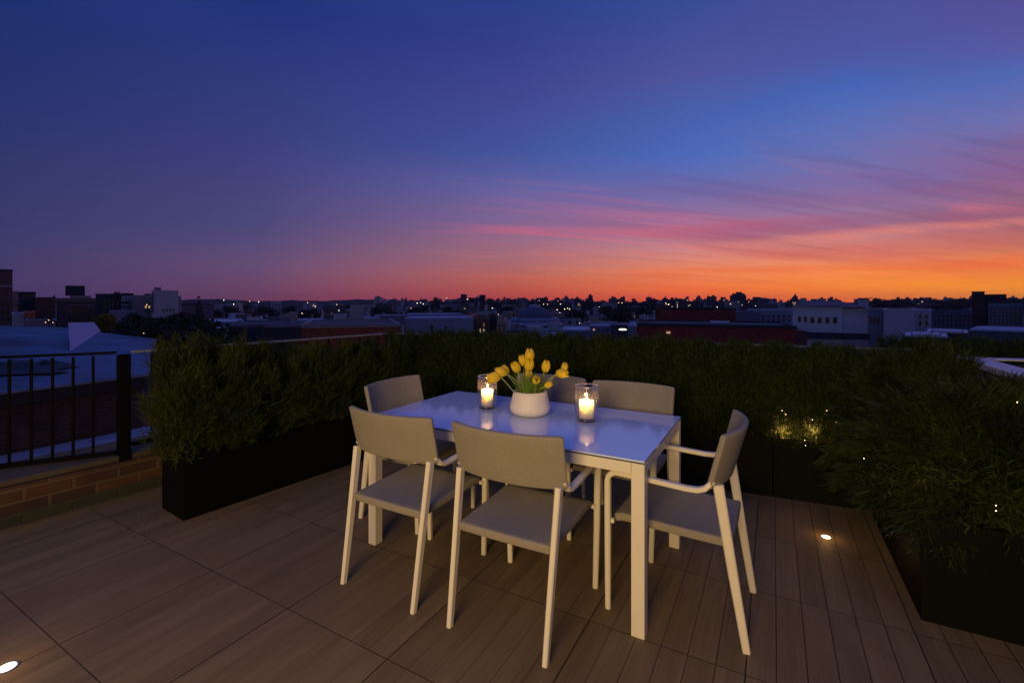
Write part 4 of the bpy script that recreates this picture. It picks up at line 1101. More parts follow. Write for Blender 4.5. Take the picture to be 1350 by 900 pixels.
building('pale office block with dark balcony bands', 160, 176, 389.6, 150, 20, (0.38, 0.35, 0.33), DRK, parapet=0.8, ledge=(0.04, 0.035, 0.045),
         extras=[('balcony_band', 161, 173, 397.2, 399.4, -0.3, 0.3, DRK), ('balcony_band', 161, 173, 403, 405, -0.3, 0.3, DRK), ('balcony_band', 161, 173, 408, 409.6, -0.3, 0.3, DRK), ('plant_room', 150, 158, 385, 390, 2, 4, (0.06, 0.03, 0.04))])
building('warm toned apartment house with lit windows left of the big pale block', 176, 200, 391, 140, 18, (0.42, 0.30, 0.26), DRK, wins=[(190, 199, 397, 412, 2, 3, 0.35, 0.45)], extras=[('attic', 190, 199, 387, 391, 1, 6, (0.14, 0.10, 0.09))])
building('big pale stepped block, the tallest of the left skyline', 200, 235, 384, 130, 22, (0.50, 0.49, 0.47), DRK, parapet=0.3, wins=[(214, 231, 406, 412, 4, 1, 0.0, 0.5)],
         extras=[('lift_tower', 203, 212.5, 379, 384, 0.5, 6, (0.22, 0.21, 0.24)), ('upper_storey', 214, 223, 382.6, 384, 1, 8, (0.32, 0.32, 0.34)), ('wing', 231, 239, 390, 415, 1, 10, (0.30, 0.28, 0.30)), ('dark_strip', 199.8, 202.4, 386, 412, -0.2, 0.25, (0.10, 0.11, 0.16))])
building('low grey warehouse right of the big pale block', 240, 282, 402, 170, 20, (0.15, 0.14, 0.14), (0.1, 0.1, 0.1), ledge=(0.06, 0.055, 0.06))
building('low blue grey shed in front of the pale office block', 144, 178, 410.5, 120, 9, (0.24, 0.26, 0.32), (0.3, 0.32, 0.36), parapet=0.2)
# --- middle left
building('low building with pale flat roof left of the bright white box', 266, 322, 426.5, 60, 14, (0.30, 0.32, 0.36), (0.5, 0.5, 0.52), parapet=0.25, wins=[(268, 300, 429, 433, 4, 1, 0.0, 0.4)])
building('small white windowless box house above the left shrubs', 286, 303, 433.5, 46, 5, (0.58, 0.58, 0.6), (0.55, 0.55, 0.58), parapet=0.15)
building('long dark house with pale parapet right of the white box', 304, 392, 431, 52, 14, (0.04, 0.045, 0.055), (0.07, 0.07, 0.08), parapet=0.3, ledge=(0.10, 0.10, 0.12))
building('slim pale twin tower block on the left middle skyline', 357, 370.5, 398, 260, 12, (0.34, 0.32, 0.36), DRK, wins=[(358, 370, 400, 416, 3, 5, 0.0, 0.4)])
building('low house with white front and black windows left of the brick wall', 326, 346, 422, 95, 10, (0.44, 0.44, 0.46), DRK, wins=[(327, 344, 424, 430, 3, 1, 0.0, 0.35)])
building('tan house with plain front in the middle left city', 382, 393, 414, 130, 10, (0.38, 0.30, 0.22), DRK)
building('pale long garage row with light flat roof', 392, 440, 423, 110, 12, (0.30, 0.31, 0.36), (0.4, 0.4, 0.44), parapet=0.3, ledge=(0.4, 0.42, 0.48))
building('white house with two black windows behind the brick wall', 440, 456, 417.5, 110, 10, (0.44, 0.44, 0.46), DRK, wins=[(442, 455, 420, 425, 2, 1, 0, 0.3)])
building('blank pale grey square block in the middle left city', 462.5, 480, 404.5, 130, 12, (0.36, 0.34, 0.34), DRK)
building('pale blue grey house right of the blank square block', 480, 497, 420.5, 105, 10, (0.34, 0.36, 0.42), (0.4, 0.42, 0.5), parapet=0.3)
building('dark block on the left middle skyline with one small tower', 428, 456, 405, 240, 16, (0.10, 0.09, 0.11), DRK, wins=[(430, 454, 407, 416, 5, 2, 0.08, 0.35)])
building('long building with red brick wall and pale roof edge behind the left shrubs', 395, 528, 431.5, 44, 12, (0.42, 0.10, 0.03), (0.10, 0.09, 0.09), kind='brick', parapet=0.35, ledge=(0.30, 0.26, 0.24),
         extras=[('dark_bay', 345, 397, 429.5, 460, -0.3, 10, (0.045, 0.05, 0.05)), ('chimney', 530, 532.5, 429, 444, -0.5, 0.6, (0.4, 0.34, 0.28))])
building('long blue grey shed roof filling the gap above the hedge left of the brown house', 534, 624, 421, 55, 9, (0.22, 0.27, 0.38), (0.28, 0.34, 0.46), parapet=0.2, extras=[('door', 567.5, 570.5, 428, 436, -0.1, 0.1, DRK), ('vent', 587, 589.5, 430.5, 435, -0.1, 0.1, DRK)])
building('dim long block above the blue grey shed', 502, 540, 417, 90, 10, (0.16, 0.17, 0.24), (0.2, 0.22, 0.3), parapet=0.2)
building('long pale roofed row behind the blue grey shed', 536, 610, 415, 110, 12, (0.26, 0.28, 0.36), (0.3, 0.32, 0.4), parapet=0.2, wins=[(538, 606, 417, 420, 12, 1, 0.05, 0.4)])
# church with spire
sp = P(533.5, 390, 420); t = empty('church', (sp.x, 420, GZ)); tag(t, 'small dark church with one thin pointed spire on the skyline', 'church')
MB().box((8, 6, 5.0), (20, 12, 10)).build('nave', wallmat(DRK), t)
MB().box((0, 6, 6.5), (4.2, 4.2, 13)).build('steeple', wallmat(DRK), t)
MB().box((0, 6, 13 + (sp.z-GZ-13)/2), (3.4, 3.4, sp.z-GZ-13), 0, 0.04).build('spire', wallmat(DRK), t)
# --- centre
building('brown brick house with tall lit windows above the middle of the hedge', 624.5, 645, 420.8, 62, 9, (0.20, 0.12, 0.075), DRK, kind='brick', wins=[(626, 645, 424, 440, 4, 2, 0.35, 0.28)], parapet=0.4)
building('slim dark house between the brown house and the round windowed gable', 645.2, 655, 418.5, 64, 8, (0.07, 0.06, 0.06), DRK)
building('tan gabled house with round dark windows', 655.5, 668, 426, 60, 7, (0.40, 0.27, 0.20), DRK, extras=[('stair_tower', 655.5, 661.5, 417, 426, 0.3, 2.5, (0.32, 0.24, 0.19))], wins=[(656, 667, 427, 438, 2, 2, 0.0, 0.3)])
building('square topped dark tower left of centre on the skyline', 607.5, 615.5, 388.5, 380, 12, (0.05, 0.045, 0.06), DRK, wins=[(608, 615, 392, 408, 2, 5, 0.12, 0.4)])
building('lower shoulder block beside the square topped tower', 616, 625.5, 393, 390, 12, (0.06, 0.055, 0.07), DRK)
building('dark tower with wide head left of the round arena', 632.5, 639.5, 389.3, 400, 12, (0.045, 0.04, 0.05), DRK, extras=[('head', 631.5, 640.5, 389.0, 393, -0.6, 13, (0.045, 0.04, 0.05))])
# round arena
ac = P(708, 430, 150); t = empty('arena', (ac.x, 150+14, GZ)); tag(t, 'wide round arena with a shallow dark dome and stacked ring roofs', 'arena')
k = 150/F
zz = lambda y: H - (y-YH)/F*150 - GZ
MB().lathe([(0, 0), (32*k*1.0, 0), (32*k, zz(431)), (0, zz(431))], 64).build('drum', wallmat((0.16, 0.18, 0.24)), t, smooth=False)
MB().lathe([(0, zz(431)+.02), (40*k, zz(431)+.02), (40.5*k, zz(429)), (38*k, zz(427)), (0, zz(427))], 64).build('ring_roof', wallmat((0.36, 0.38, 0.46)), t)
MB().lathe([(0, zz(427)+.02), (36*k, zz(427)+.02), (36*k, zz(423.5)), (33*k, zz(420.5)), (0, zz(420.5))], 64).build('ring_roof', wallmat((0.20, 0.22, 0.30)), t)
MB().lathe([(27*k, zz(420.5)+.02), (25.5*k, zz(416.5)), (20*k, zz(411)), (13*k, zz(407)), (8*k, zz(405.4)), (0, zz(405))], 64).build('dome', wallmat((0.07, 0.085, 0.12)), t, smooth=True)
MB().lathe([(0, zz(406)), (8*k, zz(406)), (8*k, zz(402.6)), (7*k, zz(402.2)), (0, zz(402))], 32).build('lantern', wallmat((0.42, 0.42, 0.52)), t)
building('low shed with bright blue roof edge right of the arena', 742, 778, 436, 70, 10, (0.13, 0.16, 0.26), (0.5, 0.52, 0.58), parapet=0.2, ledge=(0.45, 0.47, 0.55))
building('grey flat roofed block with pale edge between arena and red brick block', 778, 806, 431, 85, 10, (0.20, 0.22, 0.30), (0.34, 0.36, 0.44), parapet=0.25, wins=[(780, 804, 433, 436, 4, 1, 0.1, 0.4)])
building('dark low house under the bright canopy lamp', 806, 834, 430, 70, 10, (0.07, 0.07, 0.08), (0.1, 0.1, 0.12), parapet=0.2)
# red brick blocks
MR = (0.40, 0.045, 0.025)
building('long low dark red brick building right of centre, nearest row', 836, 1050, 431.5, 62, 14, MR, (0.05, 0.05, 0.055), kind='brick', parapet=0.4, ledge=(0.035, 0.035, 0.04),
         extras=[('wall_lamp', 878.5, 883.5, 438.8, 441, -0.3, 0.3, emit('dim_wall_lamp', (1.0, 0.75, 0.5), 0.45)), ('side_annex', 1050, 1064, 433.5, 455, 0.5, 8, (0.16, 0.07, 0.06)), ('roof_edge', 864, 1036, 425.2, 426.4, 8, 0.5, (0.34, 0.34, 0.42)), ('roof_edge', 936, 962, 423.5, 425.4, 8.6, 1.5, (0.55, 0.55, 0.6)), ('upper_wall', 842, 1043, 426.5, 432, 8.2, 5, (0.03, 0.03, 0.035))])
building('higher red brick block behind the long low one', 864, 970, 408.5, 90, 14, (0.34, 0.045, 0.028), (0.05, 0.05, 0.06), kind='brick', parapet=0.4, ledge=(0.05, 0.03, 0.03), extras=[('chimney', 917, 921, 396, 409, 1, 2, DRK), ('chimney', 923, 926.5, 399, 409, 1, 2, DRK)])
t = empty('white_dome', (P(834, 428, 66).x, 66, GZ)); tag(t, 'small pale domed tank at the left end of the red brick building', 'tank')
zz2 = lambda y: H - (y-YH)/F*66 - GZ
MB().lathe([(0.62, 0), (0.62, zz2(431)), (0.68, zz2(430))], 24).build('drum', wallmat((0.2, 0.22, 0.3)), t)
MB().lathe([(0.68, zz2(430)), (0.60, zz2(427)), (0.36, zz2(424.8)), (0, zz2(424))], 24).build('dome', wallmat((0.42, 0.44, 0.52)), t, smooth=True)
p = P(821, 434, 58); t = empty('street_lamp', (p.x, 58, GZ)); tag(t, 'bright oval canopy lamp left of the red brick building, the brightest in the city', 'street lamp')
MB().tube([(0, 0.3, 0), (0, 0.3, p.z-GZ)], 0.07, 8).build('pole', MAT['rail'], t)
MB().lathe([(0, -0.12), (0.45, -0.10), (0.50, 0.0), (0.3, 0.08), (0, 0.1)], 20, (0, 0, p.z-GZ)).build('lamp_head', emit('canopy_lamp', (1.0, 0.88, 0.66), 1.6), t, smooth=True)
# --- white house right
t = building('white building with a shallow hipped roof and a row of dark windows at right', 1045, 1110, 404, 70, 11, (0.72, 0.70, 0.70), (0.12, 0.08, 0.09), parapet=0.0, wins=[(1050, 1066, 415, 427, 2, 1, 0, 0.42), (1066, 1106, 415.5, 428, 4, 1, 0, 0.5)],
         extras=[('side_wing', 1103, 1144, 406, 444, 0.4, 9, (0.66, 0.64, 0.66)), ('chimney', 1132.5, 1145, 393.5, 407, 2.5, 1.6, (0.50, 0.50, 0.55)), ('chimney_cap', 1132, 1145.5, 393, 394, 2.3, 2.0, DRK), ('basement', 1060, 1146, 438, 446, -0.3, 1, (0.05, 0.05, 0.07))])
zt = H - (404-YH)/F*70 - GZ
bm = bmesh.new(); _az = math.atan((1077.5-675)/F); _ds = 70/math.cos(_az); W0 = _ds*math.tan(math.atan((1045-675)/F)-_az); W1 = _ds*math.tan(math.atan((1144-675)/F)-_az)
vv = [bm.verts.new(v) for v in ((W0-.2, -0.3, zt+.02), (W1, -0.3, zt-.1), (W1, 11, zt-.1), (W0-.2, 11, zt+.02), (W0+2.4, 4.5, zt+0.86), (W0+6.2, 4.5, zt+0.84))]
for f in ((0, 1, 5, 4), (1, 2, 5), (2, 3, 4, 5), (3, 0, 4), (3, 2, 1, 0)): bm.faces.new([vv[i] for i in f])
bmesh.ops.recalc_face_normals(bm, faces=bm.faces[:])
me = bpy.data.meshes.new('hipped_roof'); bm.to_mesh(me); bm.free(); me.materials.append(wallmat((0.20, 0.13, 0.13)))
o = bpy.data.objects.new('hipped_roof', me); COL.objects.link(o); o.parent = t
building('grey violet building with tall dark windows joined to the white one', 1145, 1165, 408.5, 66, 10, (0.24, 0.23, 0.28), DRK, parapet=0.2, wins=[(1146, 1160, 415.5, 428, 3, 1, 0, 0.45)])
building('blank mauve grey wall house right of the tall windows', 1165, 1207, 409, 62, 10, (0.50, 0.47, 0.52), DRK, parapet=0.2)
building('pale house with small square windows right of the blank mauve wall', 1207, 1228, 409.5, 66, 9, (0.48, 0.45, 0.50), DRK, parapet=0.2, wins=[(1209, 1226, 413, 430, 2, 2, 0, 0.35)])
building('wide dim apartment row below the right skyline', 1228, 1282, 411, 140, 16, (0.11, 0.11, 0.15), DRK, wins=[(1230, 1280, 414, 430, 9, 3, 0.02, 0.4)])
building('tall dark brick tower, the highest on the right skyline', 1281, 1298, 386, 150, 14, (0.11, 0.05, 0.035), DRK, kind='brick', parapet=0.5, ledge=DRK, extras=[('lift_house', 1284, 1294, 384, 386, 2, 5, DRK), ('rear_block', 1298, 1327, 388, 430, 2, 12, (0.06, 0.03, 0.04))])
building('pale apartment slab in front of the dark brick tower', 1303, 1349, 402, 130, 12, (0.20, 0.20, 0.25), DRK, wins=[(1304, 1347, 405, 428, 8, 5, 0.0, 0.5)])
building('grey block at the far right edge of the city', 1350, 1420, 399, 120, 14, (0.15, 0.15, 0.19), DRK, wins=[(1352, 1400, 404, 428, 8, 5, 0.0, 0.5)])
building('long low roof with a bright upturned white edge at right', 1222, 1276, 438.5, 42, 5, (0.05, 0.05, 0.06), (0.5, 0.5, 0.55), parapet=0.12, ledge=(0.55, 0.55, 0.62))
building('low flat roof with pale edge just above the juniper', 1193, 1249, 444, 30, 4, (0.04, 0.04, 0.045), (0.5, 0.5, 0.54), parapet=0.10, ledge=(0.52, 0.52, 0.58))
building('long blue roof across the right edge above the outer shrubs', 1278, 1420, 438, 50, 12, (0.07, 0.09, 0.14), (0.30, 0.36, 0.46), parapet=0.12, ledge=(0.3, 0.33, 0.42))
building('large grey white hall with plain roof left of the hipped white building', 985, 1046, 409.5, 110, 16, (0.28, 0.29, 0.38), (0.34, 0.35, 0.44), parapet=0.3, wins=[(990, 1044, 414, 424, 8, 2, 0.0, 0.4)])
building('grey block with low annex right of the higher red brick block', 970, 1000, 412, 100, 12, (0.18, 0.18, 0.25), DRK, parapet=0.3)
# skyline clusters at the sunset
def cluster(label, parts, d, c):
    x0 = min(p[0] for p in parts); x1 = max(p[1] for p in parts)
    az = math.atan(((x0+x1)/2-675)/F); dist = d/math.cos(az)
    t = empty('tower_block', (math.sin(az)*dist, d, GZ), -az); tag(t, label, 'building')
    lx = lambda x: dist*math.tan(math.atan((x-675)/F) - az)
    lz = lambda y: H - (y-YH)/F*d - GZ
    for (a, b, y) in parts:
        MB().box(((lx(a)+lx(b))/2, 8+random.uniform(0, 6), lz(y)/2), (lx(b)-lx(a), 14, lz(y))).build('tower_part', wallmat(c), t)
        if random.random() < 0.6:
            MB().box(((lx(a)+lx(b))/2 + random.uniform(-1, 1), 9, lz(y)+0.8), ((lx(b)-lx(a))*0.4, 4, 1.6)).build('rooftop_box', wallmat(c), t)
    for k in range(4):
        a, b, y = random.choice(parts)
        MB().box((lx(random.uniform(a, b)), -0.3, lz(random.uniform(y+3, 403))), (1.0, 0.2, 1.1)).build('window', random.choice(LIT[:2]), t)
SK = (0.055, 0.045, 0.06)
cluster('big stepped tower group standing highest against the orange sunset', [(962, 984, 389), (965, 982, 386.6), (970, 978, 384.6), (984, 990, 395), (990, 999, 394.6)], 520, SK)
cluster('craggy tower pair left of the highest sunset towers', [(934, 946, 397), (948, 960, 394.5), (950, 957, 391.5), (946, 962, 399)], 500, SK)
cluster('tower cluster just left of the hipped white building', [(1035, 1042, 397.5), (1041, 1048, 394), (1045, 1052, 390.2), (1047, 1050, 389)], 480, SK)
cluster('row of low towers above the higher red brick block', [(873, 880, 393), (880, 889, 396), (884, 888, 392), (889, 907, 395.5), (905.5, 908, 390.5), (908, 917, 397)], 480, SK)
cluster('low towers behind the white house chimney, right skyline', [(1208, 1221, 394), (1211, 1217, 393), (1221, 1228, 398)], 430, SK)
cluster('thin stack of towers above the arena', [(757, 766, 393.5), (759, 763, 392), (731, 738, 393.4), (738, 742, 396)], 560, SK)
# --- anonymous fillers
def filler(n, d0, d1, x0, x1, zlo, zhi, wr, group, label, pal, winp=0.0, name='distant_house', lit=0.12):
    for i in range(n):
        d = random.uniform(d0, d1); x = random.uniform(x0, x1); w = random.uniform(*wr)
        X = (x-675)/F*d; zt = random.uniform(zlo, zhi); dep = random.uniform(8, 18)
        c = random.choice(pal); c = tuple(v*random.uniform(0.75, 1.2) for v in c)
        t = empty(name, (X, d, GZ), -math.atan2(X, d) + random.uniform(-0.25, 0.25)); tag(t, label, 'building', group)
        h = zt-GZ
        MB().box((0, dep/2, h/2), (w, dep, h)).build('wall', wallmat(random.choice(pal)), t)
        rc = random.choice([(0.42, 0.43, 0.45), (0.10, 0.10, 0.10), (0.24, 0.24, 0.24), (0.06, 0.06, 0.06)])
        MB().box((0, dep/2, h+0.2), (w+0.3, dep+0.3, 0.4)).build('roof', wallmat(rc), t)
        if random.random() < 0.5:
            MB().box((random.uniform(-w/3, w/3), dep/2, h+0.4+0.9), (random.uniform(2, 4), 3, 1.8)).build('rooftop_box', wallmat(c if False else random.choice(pal)), t)
        if random.random() < 0.45:
            MB().box((random.uniform(-w/2.5, w/2.5), 1.0, h+0.4+1.2), (0.7, 0.7, 2.4)).build('chimney', wallmat(random.choice(pal)), t)
        if random.random() < 0.25:
            MB().tube([(random.uniform(-w/3, w/3), 2, h), (random.uniform(-w/3, w/3), 2, h+4.5)], 0.10, 4).build('mast', wallmat(DRK), t)
        if winp and random.random() < winp:
            nw = max(2, int(w/3.2))
            for j in range(nw):
                for r_ in range(2):
                    MB().box((-w/2 + w*(j+0.5)/nw, -0.03, h-1.9-3.0*r_), (1.1, 0.1, 1.5)).build('window', WIN if random.random() > lit else random.choice(LIT), t)
CP = [(0.52, 0.50, 0.46), (0.28, 0.27, 0.25), (0.38, 0.28, 0.20), (0.14, 0.13, 0.12), (0.38, 0.40, 0.42)]
filler(95, 95, 360, 262, 880, -9.0, -3.6, (6, 14), 'mid-distance houses in the dusk', 'low flat roofed house among the dim middle distance of the city', CP, 0.7)
filler(26, 160, 330, 980, 1400, -9.5, -5.0, (8, 18), 'mid-distance houses at right', 'low flat roofed house in the dim middle distance at right', CP, 0.6)
filler(10, 160, 330, 0, 250, -8, -4.0, (8, 18), 'mid-distance houses at left', 'low flat roofed house in the dim middle distance at left', CP, 0.5)
SP = [(0.14, 0.13, 0.13), (0.24, 0.24, 0.25), (0.07, 0.06, 0.06), (0.36, 0.36, 0.36)]
filler(130, 340, 900, 240, 1400, -6, 1.0, (7, 18), 'low distant roofs under the skyline', 'small distant roof in the dark band under the skyline', SP, 0.0, lit=0.3)
filler(90, 560, 1000, 600, 1400, 3, 9.5, (3.5, 9), 'slim skyline blocks below the sunset', 'slim dark block rising above the skyline below the sunset', [(0.06, 0.05, 0.05), (0.12, 0.11, 0.11)], 0.0, name='skyline_block')
filler(170, 600, 1200, 480, 1400, 0, 7.5, (5, 13), 'small skyline blocks below the sunset', 'small dark block on the skyline below the sunset', SP, 0.0, name='skyline_block')

# --- trees
def leaf_cloud(name, blobs, nleaf, size, m, parent):
    pos = []
    tot = sum(b[3]**2 for b in blobs)
    for (x, y, z, r) in blobs:
        k = int(nleaf*r*r/tot)
        g = RNG.normal(size=(k, 3)); g /= np.linalg.norm(g, axis=1, keepdims=True); g *= (r*(0.55+0.5*RNG.random(k)**0.6))[:, None]
        g[:, 2] *= 0.85
        pos.append(g + np.array([x, y, z]))
    pos = np.concatenate(pos); n = len(pos)
    a = RNG.normal(size=(n, 3)); a /= np.linalg.norm(a, axis=1, keepdims=True)
    b = np.cross(a, RNG.normal(size=(n, 3))); b /= np.linalg.norm(b, axis=1, keepdims=True)
    s = (size*(0.6+0.8*RNG.random(n)))[:, None]
    v = np.stack([pos-a*s, pos+b*s*0.6, pos+a*s, pos-b*s*0.6], axis=1).reshape(-1, 3).astype(np.float32)
    me = bpy.data.meshes.new(name)
    me.vertices.add(len(v)); me.vertices.foreach_set('co', v.ravel())
    me.loops.add(n*4); me.loops.foreach_set('vertex_index', np.arange(n*4, dtype=np.int32))
    me.polygons.add(n); me.polygons.foreach_set('loop_start', np.arange(0, n*4, 4, dtype=np.int32))
    me.update(calc_edges=True); me.materials.append(m)
    o = bpy.data.objects.new(name, me); COL.objects.link(o); o.parent = parent
    return o
def make_tree(label, h, cr, m, nleaf, size, group=None, name='leafy_tree', conifer=False):
    t = empty(name); tag(t, label, 'tree', group)
    mb = MB(); mb.tube([(0, 0, 0), (0.1, 0, h*0.3), (0, 0.1, h*0.65)], [h*0.025, h*0.02, h*0.012], 8)
    for k in range(5):
        a = k*1.3; mb.tube([(0.1, 0, h*0.3), (math.cos(a)*cr*0.35, math.sin(a)*cr*0.35, h*0.5), (math.cos(a)*cr*0.6, math.sin(a)*cr*0.6, h*0.72)], [h*0.012, h*0.009, h*0.004], 6)
    mb.build('trunk', MAT['twig'], t)
    if conifer:
        bl_ = [(0, 0, h*(0.25+0.72*k/9), cr*(1-0.85*k/9)) for k in range(10)]
    else:
        bl_ = [(0, 0, h*0.66, cr*0.62)] + [(random.uniform(-.7, .7)*cr, random.uniform(-.7, .7)*cr, h*random.uniform(0.55, 0.93) - cr*0.3, cr*random.uniform(0.3, 0.5)) for _ in range(13)]
    leaf_cloud('crown', bl_, nleaf, size, m, t)
    return t
def place(tree, x, yt, d, h):
    cr_ = [c for c in tree.children if c.name.startswith('crown')][0]
    zs = np.empty(len(cr_.data.vertices)*3, dtype=np.float32); cr_.data.vertices.foreach_get('co', zs)
    p = P(x, yt, d); tree.location = (p.x, d, p.z - float(np.percentile(zs[2::3], 98.5)))
protoA = make_tree('yellow green tree rising behind the blue roof at left', 11, 1.25, MAT['yellow_leaf'], 4500, 0.11)
place(protoA, 122, 417, 38, 11)
dk = [make_tree('dark leafy tree in the clump behind the blue roof', 12, 2.7, MAT['tree_leaf'], 5500, 0.16, 'dark trees behind the blue roof') for _ in range(2)]
spots = [(178, 412, 50), (205, 411, 54), (230, 410.5, 52), (252, 413, 47), (190, 420, 42), (222, 421, 40), (268, 424, 38), (246, 428, 34), (165, 418, 46)]
for i, (x, y, d) in enumerate(spots):
    c = dk[i] if i < 2 else copy_tree(dk[i % 2])
    place(c, x+6, y+7, d, 12); c.rotation_euler = (0, 0, i*1.1)
cf = make_tree('narrow dark conifer right of the big pale block', 13, 1.8, MAT['tree_leaf'], 3000, 0.16, conifer=True, name='conifer_tree'); place(cf, 262, 400, 90, 13)
ft = make_tree('dark rounded tree among the middle distance houses', 12, 5.5, MAT['tree_leaf'], 1500, 0.45, 'dark trees in the middle distance', name='city_tree')
fspots = [(300, 404, 300), (320, 401, 420), (350, 405, 250), (385, 404, 330), (410, 408, 210), (455, 402, 400), (495, 405, 300), (512, 410, 200), (560, 403, 320), (548, 406, 260), (590, 405, 280), (600, 410, 200), (668, 404, 330), (690, 402, 450), (757, 408, 210), (745, 404, 330), (770, 405, 300), (800, 404, 330), (822, 404, 300), (815, 410, 180), (845, 405, 260), (856, 401, 400), (275, 408, 200), (330, 412, 160), (1240, 402, 300), (1262, 400, 380), (1180, 398, 420), (1160, 399, 350)]
for i, (x, y, d) in enumerate(fspots):
    c = ft if i == 0 else copy_tree(ft)
    place(c, x, y, d, 12); c.rotation_euler = (0, 0, i*0.9)
st_ = make_tree('bushy dark treetop cut out against the sunset at right', 14, 6, MAT['tree_leaf'], 1300, 0.5, 'treetops against the sunset at right', name='horizon_tree')
for i, x in enumerate([1155, 1162, 1172, 1181, 1190, 1200, 1233, 1241, 1249, 1260, 1268, 1275, 1332, 1340, 1348, 1362, 1375]):
    c = st_ if i == 0 else copy_tree(st_)
    place(c, x, random.uniform(392.5, 398), random.uniform(380, 520), 14); c.rotation_euler = (0, 0, i*0.9)
ct = make_tree('dark treetop on the skyline between centre and sunset', 14, 6, MAT['tree_leaf'], 1200, 0.5, 'treetops on the middle skyline', name='horizon_tree')
for i, x in enumerate([575, 586, 598, 645, 655, 664, 676, 700, 712, 725, 748, 770, 779, 791, 803, 815, 826, 838, 850, 862]):
    c = ct if i == 0 else copy_tree(ct)
    place(c, x, random.uniform(393.5, 399), random.uniform(480, 620), 14); c.rotation_euler = (0, 0, i*0.9)

# --- city lamps
def street_lamp(x, y, d, m, r, label, group):
    p = P(x, y, d); t = empty('street_lamp', (p.x, d, GZ)); tag(t, label, 'street lamp', group)
    h = p.z - GZ
    MB().tube([(0, 0.5, 0), (0, 0.5, h+0.1), (0, 0, h+0.15)], 0.06, 5).build('pole', MAT['rail'], t)
    MB().lathe([(0, -r*0.7), (r*0.8, -r*0.3), (r, 0), (r*0.6, r*0.5), (0, r*0.6)], 10, (0, 0, h)).build('lamp_head', m, t, smooth=True)
mids = [(329, 397), (341, 398), (405.5, 399), (413, 402.7), (415.5, 404), (398, 413), (444, 401.5), (542, 406), (550, 399.5), (554.5, 399), (558, 400.7), (616.7, 394.5), (613, 406.7), (589, 393), (522, 433), (616, 394), (649, 406), (657, 414.4), (711, 396), (716.7, 401), (721.8, 401), (739, 400.7), (744.4, 407.3), (748.4, 406.2), (751, 407.3), (734.4, 408.4), (738.4, 412.2), (764, 426), (893, 402), (790, 404.4), (815.5, 398.8), (820, 399), (878, 401), (881, 401.5), (295, 395.5), (308, 401)]
for (x, y) in mids:
    d = 135 if y > 411 else 190
    d = 50 if y > 430 else d
    street_lamp(x, y, d, random.choice([MAT['lamp_white'], MAT['lamp_warm'], MAT['lamp_white']]), random.uniform(0.15, 0.24)*d/300, 'distant lamp shining as a point among the houses between left skyline and red brick block', 'lamps shining across the middle of the city')
for (x, y) in [(878, 399.4), (882, 400.8), (886, 404), (892.6, 404.6), (898.8, 406), (873, 407), (938, 406.7), (944.5, 407), (945.5, 404.6), (987, 398), (996, 403), (963, 400.5), (1047, 401)]:
    street_lamp(x, y, 300, random.choice([MAT['lamp_white'], MAT['lamp_warm']]), random.uniform(0.16, 0.26), 'distant lamp shining as a point above the higher red brick block', 'lamps above the red brick block')
for (x, y, d) in [(64, 421.8, 66), (60, 424.6, 65), (69.8, 425, 65), (189.5, 439, 30), (193.5, 401.5, 132)]:
    street_lamp(x, y, d, MAT['lamp_warm'], 0.22*d/300, 'small warm lamp among the buildings at far left', 'lamps at far left')

# --- neighbour's blue roof, just below and beyond the railing
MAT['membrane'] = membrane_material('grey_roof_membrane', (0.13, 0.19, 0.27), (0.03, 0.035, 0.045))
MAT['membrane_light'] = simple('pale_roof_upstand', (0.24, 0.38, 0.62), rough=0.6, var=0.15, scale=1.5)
MAT['nbrick'] = brick_material('neighbour_brick', (0.05, 0.034, 0.03), (0.027, 0.019, 0.018), (0.06, 0.05, 0.048), 0.24, 0.08, rotz=R(60))
nh = empty('neighbour_building', (-9, 9, 0)); tag(nh, 'neighbouring building with a broad blue grey membrane roof seen through the railing', 'building')
O = Vector((-9, 9, 0))
def pt(x, y, z):  # point of the roof seen at photo x, y with height z
    d = (H-z)*F/(y-YH); q = P(x, y, d); return q - O
E0, E1, E2 = pt(-260, 547, -0.32), pt(0, 517, -0.32), pt(196, 493, -0.32)
K1 = pt(207, 446.5, 0.02); Kb = pt(130, 438, 0.16); Ka = pt(88, 431.5, 0.30); K0 = pt(-10, 429, 0.34); Km = pt(-300, 428, 0.34)
M1 = pt(93, 464, -0.10); M0 = pt(0, 470, -0.12)
bm = bmesh.new(); V_ = [bm.verts.new(q) for q in (E0, E1, E2, K1, Kb, Ka, K0, Km, M1, M0)]
for f in ((0, 1, 9, 7), (1, 2, 8, 9), (2, 3, 8), (3, 4, 8), (4, 5, 8), (5, 6, 9, 8), (6, 7, 9)): bm.faces.new([V_[i] for i in f])
bmesh.ops.recalc_face_normals(bm, faces=bm.faces[:])
me = bpy.data.meshes.new('roof'); bm.to_mesh(me); bm.free(); me.materials.append(MAT['membrane'])
o = bpy.data.objects.new('roof', me); COL.objects.link(o); o.parent = nh
s_ = o.modifiers.new('thick', 'SOLIDIFY'); s_.thickness = 0.05; s_.offset = -1 if o.data.polygons[0].normal.z > 0 else 1
# upstand panel
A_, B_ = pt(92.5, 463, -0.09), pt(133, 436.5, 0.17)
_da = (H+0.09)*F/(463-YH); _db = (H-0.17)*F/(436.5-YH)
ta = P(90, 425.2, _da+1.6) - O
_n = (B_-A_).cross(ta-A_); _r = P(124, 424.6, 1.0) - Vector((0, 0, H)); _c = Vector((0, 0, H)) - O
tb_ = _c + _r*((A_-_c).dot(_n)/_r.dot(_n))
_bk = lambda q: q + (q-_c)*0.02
MB().hexa([A_, B_, _bk(B_), _bk(A_), ta, tb_, _bk(tb_), _bk(ta)]).build('upstand', MAT['membrane_light'], nh)
